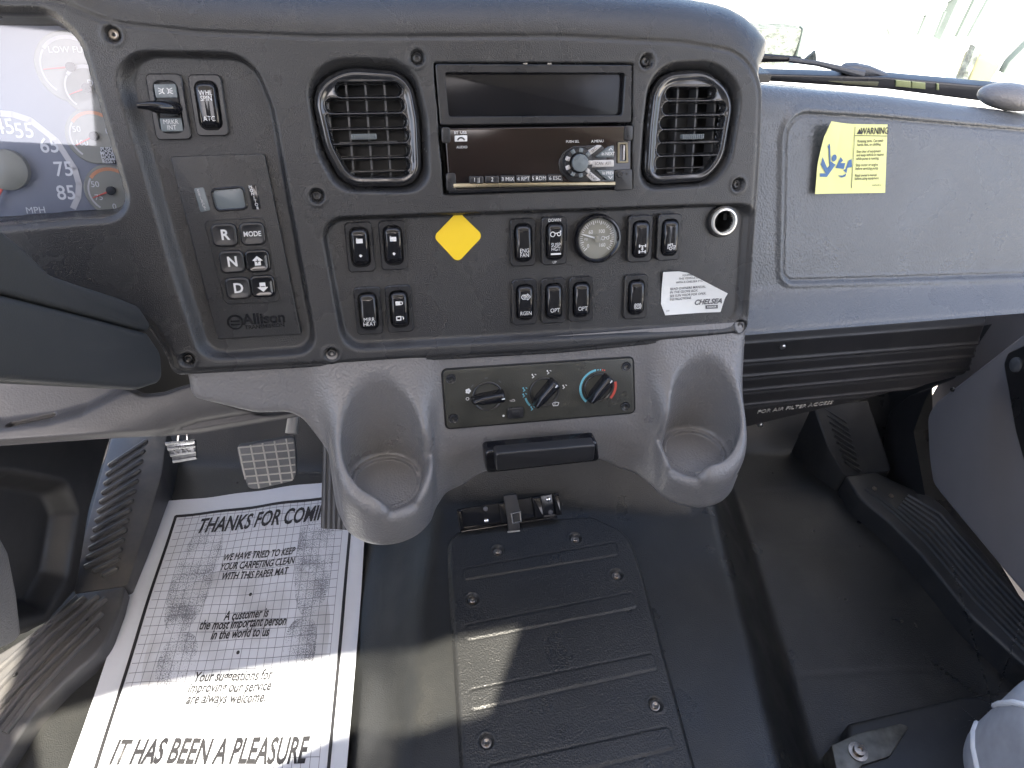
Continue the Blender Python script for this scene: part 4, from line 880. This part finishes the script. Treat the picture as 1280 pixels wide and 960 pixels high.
# ================================================================== PEDALS
BP = Frame(EYE + ray(335, 578) * 1.19, XD * .99 + FD * .05, FD * .55 + ZU * .84)
t = thing('brake_pedal', 'brake pedal with worn square grid rubber hanging left of the console', 'pedal', BP.mat())
bp = rpoly(BP.poly([(296, 557), (368, 545), (370, 560), (371, 590), (366, 601), (322, 611), (311, 610), (303, 590)]), [.006, .006, .05, .05, .008, .05, .008, .05], 5)
mk('pad', *slab(bp, -.012, .004, .003), M_RUBBER, t)
bp0, bp1 = bp.min(0), bp.max(0)
def clipline(a, b):
    a, b = np.array(a), np.array(b); tt = np.linspace(0, 1, 80); P = a + (b - a) * tt[:, None]; m = psdf(bp, P[:, 0], P[:, 1]) < -.0012
    return (P[m][0], P[m][-1]) if m.sum() > 3 else None
for i in range(5):
    l = clipline(BP.px(297 + i * 15.5 - 8 + 6, 540), BP.px(309 + i * 14.5 + 2, 615))
    if l: mk('rubber_rib', *tube([(*l[0], .0045), (*l[1], .0045)], .0016, 6), M_PEDALRIB, t)
for i in range(6):
    y = 556.5 + i * 9.2; l = clipline(BP.px(285, y + 3.5), BP.px(380, y - 5))
    if l: mk('rubber_rib', *tube([(*l[0], .0045), (*l[1], .0045)], .0014, 6), M_PEDALRIB, t)
A0 = BP.px(364, 542, -.012); A1 = BP.px(366, 500, -.05)
mk('pedal_arm', *tube([(*A0, -.012), ((A0[0] + A1[0]) / 2 + .003, (A0[1] + A1[1]) / 2, -.02), (*A1, -.04)], [.010, .0095, .0095], 12), M_PEDALRIB, t)
AP = Frame(EYE + ray(425, 640) * 1.16, XD * .99 + FD * .1, FD * .60 + ZU * .8)
t = thing('accelerator_pedal', 'tall black ribbed accelerator pedal partly hidden by the left cup holder', 'pedal', AP.mat())
aq = AP.poly([(404, 545), (452, 545), (452, 664), (401, 661)]); mk('pad', *slab(rpoly(aq, .003, 3), -.012, .0, .002), M_RUBBERD, t)
a, b, c_, d_ = [np.array(q) for q in aq]
for i in range(8):
    s = (i + .5) / 8; p = a + (b - a) * s; q = d_ + (c_ - d_) * s; mk('tread_rib', *tube([(*p, .0005), (*(q + (p - q) * .01), .0005)], .0024, 6), M_RUBBER, t)
DP = Frame(EYE + ray(226, 563) * 1.22, XD, FD * .5 + ZU * .86)
t = thing('metal_pedal', 'small bright metal foot pedal hanging on a wire left of the brake pedal', 'pedal', DP.mat())
dq = [np.array(q) for q in DP.poly([(207, 554), (244, 550), (246, 573), (217, 578)])]
mk('plate', *slab(rpoly(dq, .002, 3), -.006, .0, .001), M_DULL, t)
for s in (.03, .30, .62, .95):
    p = dq[0] + (dq[3] - dq[0]) * s; q = dq[1] + (dq[2] - dq[1]) * s; mk('grip_rib', *tube([(*p, .001), (*q, .001)], .0030, 8), M_DULL, t)
for i in range(4): p = dq[0] + (dq[3] - dq[0]) * .5 + (dq[1] - dq[0]) * (.2 + .2 * i); mk('grip_tooth', *xf(box((0, 0, .001), (.009, .003, .006)), trn(*p, 0) @ rotz(.9 if i % 2 else -.9)), M_DULL, t)
h1, h2 = DP.px(222, 551), DP.px(229, 535); mk('hanger', *tube([(*h1, -.002), (*DP.px(223, 543), -.004), (*h2, -.01)], .0016, 6), M_STEEL, t); h1 = DP.px(234, 550); mk('hanger', *tube([(*h1, -.002), (*DP.px(233, 543), -.004), (*DP.px(228, 535), -.01)], .0016, 6), M_STEEL, t)

# ================================================================== PAPER MAT
def onz(px_, py_, z): d = ray(px_, py_); return (EYE + d * ((z - EYE[2]) / d[2]))
Q = [onz(203, 628, .004), onz(461, 597, .004), onz(437, 960, .004), onz(85, 960, .004)]
MW, MH = .41, .54
Q[3] = Q[0] + (Q[3] - Q[0]) * 1.30; Q[2] = Q[1] + (Q[2] - Q[1]) * 1.30
def matmap(B):
    x = B[:, 0] / MW; y = -B[:, 1] / MH; x_, y_ = x[:, None], y[:, None]
    P = Q[0] * (1 - x_) * (1 - y_) + Q[1] * x_ * (1 - y_) + Q[2] * x_ * y_ + Q[3] * (1 - x_) * y_
    fz = floor_z(P[:, 0], P[:, 1]); bump = .0025 * np.sin(x * 7 + 2 * y) * np.sin(y * 6 - x * 3) + .0035 * np.exp(-((x - .99) / .05) ** 2) * (1 + np.sin(y * 9)) + .004 * np.exp(-((x + .0) / .04) ** 2) * np.maximum(0, np.sin(y * 5 + .8)) + .0012 * np.sin(x * 23 + y * 17)
    P[:, 2] = np.maximum(fz, 0) + .0045 + bump + (B[:, 2]); return P
def mat_inv(px_, py_):
    p = onz(px_, py_, .004); x = y = .5
    for _ in range(30):
        f = lambda x, y: Q[0] * (1 - x) * (1 - y) + Q[1] * x * (1 - y) + Q[2] * x * y + Q[3] * (1 - x) * y
        r = f(x, y) - p; jx = (f(x + 1e-4, y) - f(x, y)) / 1e-4; jy = (f(x, y + 1e-4) - f(x, y)) / 1e-4
        J = np.array([[jx[0], jy[0]], [jx[1], jy[1]]]); dx = np.linalg.solve(J, r[:2]); x -= dx[0]; y -= dx[1]
    return x * MW, -y * MH
nx, ny = 60, 80
gx, gy = np.meshgrid(np.linspace(0, MW, nx), np.linspace(0, -MH, ny), indexing='ij')
B = np.stack([gx.ravel(), gy.ravel(), np.zeros(gx.size)], 1); V = matmap(B); I = np.arange(nx * ny).reshape(nx, ny)
Fq = np.stack([I[:-1, 1:], I[1:, 1:], I[1:, :-1], I[:-1, :-1]], -1).reshape(-1, 4)
pm = mkquads('paper_mat', V, Fq, M_PAPER)
uvl = pm.data.uv_layers.new(name='uv'); li = np.zeros(len(pm.data.loops), np.int32); pm.data.loops.foreach_get('vertex_index', li)
uvl.data.foreach_set('uv', B[li][:, :2].astype(np.float32).ravel())
tag(pm, 'white printed paper floor mat reading THANKS FOR COMING in the driver footwell', 'paper mat')
lf = lambda B: matmap(B * np.array([1, 1, 0]) + np.array([0, 0, .0008]))
def mtext(s, x, y, size, **k):
    a, b = mat_inv(x, y); text(s, size, M_INK, pm, a, b, 0, warp=lf, **k)
text('THANKS FOR COMING', .040, M_INK, pm, MW * .53, mat_inv(318, 652)[1], 0, warp=lf, sx=.64, shear=.24, bold=.026)
for s, x, y in (('WE HAVE TRIED TO KEEP', 324, 694), ('YOUR CARPETING CLEAN', 322, 706), ('WITH THIS PAPER MAT', 318.5, 718.5)): mtext(s, x, y, .0168, sx=.68, shear=.24, bold=.022)
for s, x, y in (('A customer is', 308, 768), ('the most important person', 304, 779), ('in the world to us', 300, 791.5)): mtext(s, x, y, .0195, sx=.68, shear=.24, bold=.022)
for s, x, y in (('Your suggestions for', 291, 845), ('improving our service', 287, 859), ('are always welcome.', 283, 873)): mtext(s, x, y, .0195, sx=.76, shear=.24, bold=.022)
mtext('IT HAS BEEN A PLEASURE', 262, 941, .040, sx=.64, shear=.24, bold=.026)
mtext('SERVING YOU', 262, 1000, .034, sx=.64, shear=.24, bold=.026)
for x, y in ((313, 742.5), (297.5, 815.5)): a, b = mat_inv(x, y); flat('dot_print', [circ(.0028, 14, a, b)], M_INK, pm, warp=lf)
tlx, tly = mat_inv(220, 646); trx = MW - .030
def bar(a, b, wd, n=24):
    a, b = np.array(a), np.array(b); P = [a + (b - a) * k / n for k in range(n + 1)]; return stroke(P, wd)
flat('border_print', bar((tlx, tly), (trx, tly + .002), .0055) + bar((tlx, tly), (tlx + .004, -MH + .02), .0055) + bar((trx, tly), (trx, -MH + .02), .0055), M_INK, pm, warp=lf)

# ================================================================== TUNNEL COVER
TC = level(.1205)
TP = rpoly(TC.poly([(561, 716), (560, 672), (596, 655), (740, 647), (785, 668), (803, 720), (868, 960), (900, 1075), (588, 1085), (576, 960)]), [.1, .045, .02, .02, .05, .06, .3, .02, .02, .3], 8)
z25 = lambda x, y, s=2.527: (440 + x / s, 580 + y / s)
RIBS = [[z25(350, 338), z25(836, 253), z25(838, 296), z25(352, 376)], [z25(352, 518), z25(886, 412), z25(900, 462), z25(358, 566)], [z25(368, 722), z25(950, 603), z25(966, 655), z25(376, 786)], [z25(430, 958), z25(1000, 833), z25(1022, 905), z25(410, 1050)]]
RIBP = [rpoly(TC.poly(r), .006, 4) for r in RIBS]
BOLTS = [TC.px(x, y, .004) for x, y in ((622, 689), (719, 673.5), (590.5, 750), (770.5, 719), (819, 881.5), (608, 927.5))]
def tcov(U, V):
    d = psdf(TP, U, V); W = .0065 * (1 - np.clip(1 + d / .007, 0, 1) ** 2); W = np.where(d > 0, -.001 - d, W)
    for r in RIBP: g = psdf(r, U, V); W = W + .0012 * ss(-g, -.0006, .0010) - .0016 * np.exp(-(g / .0012) ** 2)
    for bx_, by_ in BOLTS: r = np.hypot(U - bx_, V - by_); W = W - .0060 * (1 - ss(r, .0080, .0105)) + .0010 * np.exp(-((r - .0120) / .0016) ** 2)
    return W, d < .002
p0, p1 = TP.min(0), TP.max(0)
tc = hfield('tunnel_cover', TC, (p0[0] - .003, p1[0] + .003, p0[1] - .003, p1[1] + .003), .0018, tcov, M_TUNNEL)
tag(tc, 'black ribbed access cover bolted on top of the engine tunnel', 'tunnel cover')
bv = lathe([(.0070, -.001), (.0070, .0004), (.0052, .0006), (.0050, .003), (.0042, .0038), (.0016, .0034), (.0001, .0024)], 18)
for bx_, by_ in BOLTS: mk('bolt', *xf(bv, trn(bx_, by_, .0012)), M_BOLT, tc)

# extinguisher bracket
EB = Frame(onz(632, 654, .128), XD * .998 + FD * .0, FD * .60 + ZU * .80)
t = thing('extinguisher_bracket', 'empty glossy black extinguisher bracket with a rubber strap and buckle in front of the tunnel', 'bracket', EB.mat())
eq = EB.poly([(570.5, 637), (690, 616.5), (695, 645), (575, 663)]); ea, eb, ec, ed = [np.array(q) for q in eq]
mk('plate', *slab(rpoly(eq, .003, 4), -.002, .004, .001), M_GLOSS, t)
for A_, B_, C_, D_ in ((ed, ec, ec, ed),):
    mk('lower_lip', *xf(box((0, 0, .006), (np.linalg.norm(ec - ed), .004, .010), .001), trn(*((ec + ed) / 2), 0) @ rotz(math.atan2(*(ec - ed)[::-1]))), M_GLOSS, t)
for x0, x1 in ((570, 576), (622, 632), (664, 675), (690, 697)):
    P = [EB.px(x0, 637 - (x0 - 570) * .17), EB.px(x1, 637 - (x1 - 570) * .17), EB.px(x1 + 4, 661 - (x1 - 570) * .15), EB.px(x0 + 4, 661 - (x0 - 570) * .15)]
    mk('cradle_rib', *slab(rpoly(P, .001, 2), .001, .010, .002), M_GLOSS, t)
for x, y, m_ in ((608, 651, M_CHROME), (607, 636, M_GREYINK), (685.5, 624.5, M_CHROME), (688, 640, M_GREYINK), (672.5, 633, M_GREYINK)): mk('rivet', *xf(lathe([(.0042, .004), (.0040, .0055), (.0028, .0064), (.0001, .0066)], 16), trn(*EB.px(x, y, .004), 0)), m_, t)
sp_ = [EB.px(x, y, .010) for x, y in ((629, 619), (645, 617), (650, 640), (649, 672), (636, 674), (634, 650))]
mk('strap', *slab(rpoly(sp_, .001, 2), .008, .0135, .0012), M_RUBBERD, t)
bo = EB.poly([(638, 641), (651, 638), (652, 652), (640, 655)], .014); mk('buckle', *ringprism(rpoly(bo, .001, 3), inset(rpoly(bo, .001, 3), .0028), .0135, .0170, .0135, .0008), M_CHROME, t)
bo = EB.poly([(634, 664), (650, 662.5), (648, 673), (637, 675)], .014); mk('strap_end', *slab(rpoly(bo, .001, 3), .0135, .0155, .0005), M_STEEL, t)

# ================================================================== LEFT SILL AND KICK PANEL
t = thing('left_sill', 'dusty black ribbed door sill plate, coloured paler as if lit, left of the paper mat', 'door sill', level(0).mat())
L8 = level(.035); p3 = lambda L: [(x / 3, 640 + y / 3) for x, y in L]
spx = [(95, 741), (157, 732), (150, 760), (133, 803), (110, 827), (80, 852), (43, 890), (0, 957), (-60, 1050), (-260, 1000), (-120, 850), (0, 816), (30, 797), (60, 775)]
mk('plate', *slab(rpoly(L8.poly(spx), [.004, .006, .1, .1, .05, .1, .1, .1, 0, 0, 0, .03, .03, .05], 5), -.01, .035, .005, 4), M_SILL, t)
for L in ([(320, 322), (180, 430), (0, 590), (-60, 660)], [(370, 316), (200, 455), (0, 655), (-60, 730)], [(398, 326), (220, 490), (0, 730), (-60, 810)], [(385, 382), (230, 530), (100, 660), (-10, 800)], [(368, 440), (250, 560), (120, 700), (20, 830)]):
    P = [(*L8.px(*q, .0), .0365) for q in p3(L)]; mk('ridge', *tube(P, .0050, 8), M_SILL, t)
for x, y in ((107.5, 773), (18, 843)): mk('screw', *xf(sc_v, trn(*L8.px(x, y), .0375)), M_SATIN, t)
P1, P2, P3 = onz(157, 733, .035), onz(205, 545, .085), onz(96, 741, .035)
LP = Frame(P1, np.cross(P2 - P1, np.cross(P2 - P1, P3 - P1)) * -1, P2 - P1)
if LP.n[2] < 0: LP = Frame(P1, -LP.ex, LP.ey)
t = thing('left_foot_rest', 'black sloping foot rest pad with slanted raised ribs left of the pedals', 'foot rest', level(0).mat())
fpx = [(140, 540), (210, 536), (203, 590), (186, 650), (160, 731), (98, 741), (88, 735), (112, 640)]
fp = rpoly(LP.poly(fpx), [0, 0, .1, .1, .006, .006, .02, .1], 5); mk('pad', *skirted(LP.pts(z3(fp, 0)), -.02), M_SILL, t)
for k in range(14):
    s = k / 13; a = np.array((136 - 36 * s, 583 + 150 * s)); b = np.array((184 - 37 * s, 551 + 160 * s)); 
    if k > 11: a = a + (b - a) * .3 * (k - 11)
    mk('foot_rib', *tube(LP.pts([(*LP.px(*a), .0), (*LP.px(*(a + (b - a) * .03)), .0012), (*LP.px(*(a + (b - a) * .97)), .0012), (*LP.px(*b), .0)]), [.003, .0048, .0048, .003], 8), M_SILL, t)
KL = Frame((-.66, .7, .2), (0, 1, 0), (0, 0, 1))
KO = rpoly(KL.poly([(-120, 530), (150, 530), (118, 640), (102, 742), (60, 790), (30, 800), (-120, 840)]), [0, 0, .1, .03, .03, .03, 0], 5)
KI = rpoly(KL.poly([(-120, 590), (20, 590), (85, 605), (98, 640), (85, 720), (60, 765), (-120, 800)]), [0, .05, .05, .03, .03, .03, 0], 6)
def kick(U, V):
    d = psdf(KO, U, V); W = -.03 * ss(d, -.02, .004) - .035 * ss(-psdf(KI, U, V), -.006, .022); return W, d < .003
p0, p1 = KO.min(0), KO.max(0)
kl = hfield('left_kick_panel', KL, (p0[0], p1[0], p0[1], p1[1]), .003, kick, M_KICK, clip=KO); tag(kl, 'scuffed black kick panel hollow at the far left beside the foot rest', 'kick panel')
t = tag(mk('door_pocket_edge', *slab(rpoly(KL.poly([(-60, 655), (0, 668), (12, 690), (22, 740), (28, 792), (20, 803), (0, 812), (-60, 830)], .03), [0, .02, .02, .1, .01, .01, .02, 0], 5), .0, .03, .006), M_GREY, None, KL.mat()), 'pale grey plastic door edge at the far left above the sill', 'door trim')

# ================================================================== RIGHT SILL, KICK PANEL, DOOR
t = thing('right_sill', 'black ribbed door sill plate below the grey passenger door', 'door sill', level(0).mat())
L7 = level(.05)
spx = [(1056, 594), (1094, 589), (1130, 606), (1172, 622), (1230, 690), (1300, 772), (1380, 860), (1380, 900), (1283, 833), (1215, 771), (1150, 691), (1110, 651), (1074, 622)]
mk('plate', *slab(rpoly(L7.poly(spx), [.01, .01, .1, .1, .1, .1, 0, 0, .1, .1, .1, .1, .05], 5), -.01, .05, .006, 4), M_DARKSILL, t)
LA = [(1078, 615), (1113, 647), (1153, 687), (1218, 765), (1300, 845)]; LB_ = [(1098, 597), (1138, 615), (1178, 636), (1233, 697), (1310, 783)]
for k in range(7):
    s = .18 + .70 * k / 6; P = [(*L7.px(a[0] + (b[0] - a[0]) * s, a[1] + (b[1] - a[1]) * s), .0505) for a, b in zip(LA, LB_)][1 if k > 1 else 0:]
    mk('ridge', *tube(P, .0036, 6), M_DARKSILL, t)
for x, y in ((1093, 611), (1114, 620)): mk('screw', *xf(sc_v, trn(*L7.px(x, y), .052)), M_BOLT, t)
P1, P2, P3 = onz(1057, 594, .05), onz(1022, 518, .13), onz(1094, 589, .05)
RP = Frame(P1, np.cross(P2 - P1, np.cross(P2 - P1, P3 - P1)), P2 - P1)
if RP.n[2] < 0: RP = Frame(P1, -RP.ex, RP.ey)
t = thing('right_foot_rest', 'black sloping foot rest with slanted ribs in the passenger footwell corner', 'foot rest', level(0).mat())
mk('pad', *skirted(RP.pts(z3(rpoly(RP.poly([(1016, 505), (1085, 500), (1116, 588), (1094, 590), (1056, 595), (1036, 560)]), [0, 0, .01, .02, .01, .1], 5), 0)), -.02), M_DARKSILL, t)
for k in range(9):
    s = k / 8; a = (1030 + 26 * s, 511 + 66 * s); b = (1058 + 18 * s, 529 + 60 * s)
    mk('foot_rib', *tube(RP.pts([(*RP.px(*a), .0), (*RP.px(*b), .0)]), .0034, 6), M_DARKSILL, t)
KR = Frame((.90, .9, .3), (0, -1, 0), (0, 0, 1))
KO2 = rpoly(KR.poly([(1060, 440), (1240, 405), (1175, 500), (1160, 540), (1175, 620), (1130, 610), (1105, 588), (1085, 560)]), 0, 4)
KB = rpoly(KR.poly([(1118, 600), (1116, 545), (1124, 510), (1150, 488), (1200, 470), (1200, 640), (1140, 640)]), [.02, .05, .04, .04, 0, 0, 0], 5)
KG = rpoly(KR.poly([(1050, 440), (1082, 490), (1098, 545), (1116, 596), (1108, 604), (1040, 600)]), [0, .05, .1, .01, 0, 0], 5)
def kick2(U, V):
    d = psdf(KO2, U, V); W = .03 * ss(-psdf(KB, U, V), 0, .018) + .03 * ss(-psdf(KG, U, V), -.004, .02); return W, d < .004
p0, p1 = KO2.min(0), KO2.max(0)
kr = hfield('right_kick_panel', KR, (p0[0], p1[0], p0[1], p1[1]), .003, kick2, M_KICK, clip=KO2); tag(kr, 'black moulded wheel arch kick panel between the foot rest and passenger door', 'kick panel')
DR = Frame((.845, .8, .4), (0, -1, 0), (0, 0, 1))
t = thing('passenger_door', 'grey plastic passenger door panel at the right edge', 'door panel', DR.mat())
mk('panel', *slab(rpoly(DR.poly([(1400, 300), (1286, 411), (1168, 503), (1158, 520), (1160, 572), (1165, 604), (1175, 618), (1290, 757), (1420, 900)]), [0, .3, .012, .03, .3, .03, .03, .3, 0], 6), -.035, 0, .007, 4), M_DOOR, t)
ah = mk('pull_recess', *slab(rpoly(DR.poly([(1257, 455), (1262, 441), (1282, 432), (1420, 425), (1420, 800), (1300, 640), (1272, 540)]), [.01, .01, .02, 0, 0, .03, .03], 6), -.003, .004, .003), M_SATIN, t)
mk('bolt_head', *xf(lathe([(.0125, .003), (.0120, .007), (.009, .009), (.0001, .0095)], 24), trn(*DR.px(1269, 456, .006), 0)), M_RUBBER, ah)
mk('screw', *xf(sc_v, trn(*DR.px(1191, 487), .002)), M_SATIN, t)

# ================================================================== SEAT AND ITS FLOOR BRACKET
def seat(X, Y, Zz):
    q = [np.abs(X - .895) - .27, np.abs(Y - .065) - .27, np.abs(Zz - .33) - .045]
    q = [a for a in q]; return np.sqrt(sum(np.maximum(a, 0) ** 2 for a in q)) + np.minimum(np.maximum(np.maximum(q[0], q[1]), q[2]), 0) - .062 + .004 * np.sin(X * 40) * np.sin(Y * 33) * (Zz > .4)
se = thing('passenger_seat', 'pale grey fabric corner of the passenger seat with light piping', 'seat')
st = nets('cushion', seat, (.54, -.30, .20), (1.26, .41, .46), .006, M_FABRIC, None, se); 
def seatpt(px_, py_):
    d = ray(px_, py_); k = .3; 
    for _ in range(80):
        p = EYE + d * k; q = seat(*[np.array([c]) for c in p])[0]; k += q * .8
    return EYE + d * k
sp2 = [seatpt(*q) for q in ((1222, 960), (1217, 935), (1217, 915), (1223, 899), (1234, 887), (1248, 880), (1266, 878), (1290, 883), (1310, 889))]
sp2 = [seatpt(x, y) for x, y in np.concatenate([np.linspace(a, b, 6, endpoint=False) for a, b in zip([(1222, 960), (1217, 935), (1217, 915), (1223, 899), (1234, 887), (1248, 880), (1266, 878)], [(1217, 935), (1217, 915), (1223, 899), (1234, 887), (1248, 880), (1266, 878), (1290, 883)])])]
mk('piping', *tube(sp2, .0034, 8), M_PIPING, st)
L3 = level(.03)
t = thing('seat_bracket', 'dark seat base with a worn metal floor plate at the lower right', 'seat base', level(0).mat())
mk('base', *slab(rpoly(L3.poly([(1060, 905), (1200, 872), (1300, 860), (1300, 1040), (1040, 1040)]), .01, 4), 0, .035, .008), M_DARKSILL, t)
o = mk('floor_plate', *slab(rpoly(level(.038).poly([(1039, 932), (1072, 917), (1125, 905), (1136, 908), (1112, 946), (1078, 957), (1050, 985)]), .003, 3), .0, .0395, .001), M_PLATE, t)
c = level(.045).px(1074, 938); mk('bolt', *xf(lathe([(.014, .0385), (.014, .0415), (.0085, .042), (.0080, .048), (.004, .0485), (.0038, .046), (.0001, .046)], 24), trn(*c, 0)), M_BOLT, o)

# ================================================================== BEYOND THE WINDSCREEN
def yplane(y): return Frame((0, y, .7), (1, 0, 0), (0, 0, 1))
v, f = slab(ccw(np.array([(-1.05, 1.26), (1.25, 1.26), (1.15, 1.95), (-.9, 1.95)])), .60, .665, .03, 4); tag(mk('bonnet', v, f, M_HOOD), 'sunlit white truck bonnet outside the windscreen', 'bonnet')
CW = yplane(1.17)
t = thing('wiper', 'black wiper arm and blade lying along the base of the windscreen', 'wiper', CW.mat())
def bent(name, L, r, m_): return mk(name, *tube([(*CW.px(x, y), z_) for x, y, z_ in L], r, 8), m_, t)
bent('blade', [(880, 69, 0), (940, 71, 0), (1000, 74, .0)], [.004, .006, .004], M_SATIN)
bent('rubber_edge', [(890, 77, 0), (950, 76, 0), (1004, 75, .0)], .0025, M_DARK)
bent('arm', [(985, 74, .004), (1020, 77, .01), (1050, 84, .012), (1075, 90, .012)], [.004, .004, .005, .007], M_LUMP)
P = [CW.px(*q) for q in ((1002, 77), (1012, 69), (1019, 63), (1020, 76))]; mk('clip', *slab(np.array(P), -.004, .004, .001), M_MESH, t)
P = rpoly([CW.px(*q) for q in ((1046, 91), (1058, 81), (1072, 80), (1090, 84), (1110, 92), (1110, 99), (1046, 94))], .006, 3); mk('pivot_cover', *slab(P, -.01, .010, .006, 4), M_LUMP, t)
CP = yplane(1.15)
t = thing('cowl', 'black cowl strip with pale inserts between the bonnet and windscreen', 'cowl', CP.mat())
P = [CP.px(*q) for q in ((860, 92), (960, 93), (1110, 97), (1290, 113), (1400, 125), (1400, 150), (1290, 135), (1110, 112), (960, 102), (860, 98))]; mk('strip', *slab(np.array(P), -.03, 0, .003), M_SATIN, t)
for x0, x1, y0 in ((1119, 1138, 99.5), (1139, 1156, 101.5), (1170, 1173, 104)):
    P = [CP.px(x0, y0), CP.px(x1, y0 + (x1 - x0) * .09), CP.px(x1, y0 + 8 + (x1 - x0) * .09), CP.px(x0, y0 + 8)]; mk('insert', *slab(np.array(P), -.002, .003, .001), M_INSERT, t)
P = [CP.px(*q) for q in ((1035, 101), (1098, 102), (1096, 107), (1060, 105))]; mk('insert', *slab(np.array(P), -.002, .003, .001), M_OLIVE, t)
SP = yplane(.98)
sn = nets('sun_sensor', lambda X, Y, Zz: np.sqrt((X / .044) ** 2 + (Y / .03) ** 2 + (Zz / .016) ** 2) - 1, (-.055, -.035, -.028), (.055, .035, .028), 0.002, M_GREY, None, None, Matrix.Translation(Vector(SP.at(*SP.px(1264, 121)))))
tag(sn, 'grey rounded sensor dome on the dashboard at the right edge', 'sensor')
MG = yplane(1.62)
t = thing('cowl_grille', 'grey speckled air intake grille beyond the windscreen above the wiper blade', 'grille', MG.mat())
P = [MG.px(*q) for q in ((860, 34), (1004, 37), (996, 62), (985, 84), (860, 84))]; mk('mesh_panel', *slab(np.array(P), -.05, 0, .004), M_MESH, t)
P = [MG.px(*q) for q in ((1003, 35), (1012, 33), (1002, 74), (994, 74))]; mk('end_post', *slab(np.array(P), -.02, .006, .003), M_STRUSS, t)
P = [MG.px(*q) for q in ((900, 84), (960, 80), (972, 96), (900, 98))]; mk('reflector', *slab(np.array(P), -.02, .006, .003), M_ORANGE, t)
FM = yplane(1.55)
t = thing('fender_mirror', 'pale olive bonnet mirror on a dark arm near the right edge', 'mirror', FM.mat())
P = [FM.px(*q) for q in ((1216, 56), (1222, 64), (1202, 108), (1196, 106))]; mk('arm', *slab(np.array(P), -.01, .012, .003), M_MESH, t)
P = [FM.px(*q) for q in ((1224, 66), (1252, 82), (1238, 104), (1206, 112))]; mk('housing', *slab(rpoly(P, .01, 3), -.05, .0, .006), M_OLIVE, t)
P = [FM.px(*q) for q in ((1300, 40), (1262, 78), (1254, 92), (1262, 92), (1270, 82), (1300, 56))]; mk('stay', *slab(np.array(P), -.02, .0, .003), M_STRUSS, t)
OT = yplane(9.0)
t = thing('steel_gantry', 'pale green steel gantry with slanted struts standing far beyond the bonnet', 'gantry', OT.mat())
def strut(a, b, wd):
    p, q = OT.px(*a), OT.px(*b); mk('strut', *tube([(*p, 0), (*q, 0)], wd, 6), M_STRUSS, t)
for a, b, wd in (((1110, 40), (1190, -6), .055), ((1148, 44), (1158, 20), .03), ((1170, 44), (1182, 14), .03), ((1176, 48), (1204, -14), .10), ((1196, 46), (1228, -20), .035), ((1210, 46), (1246, -20), .030)): strut(a, b, wd)
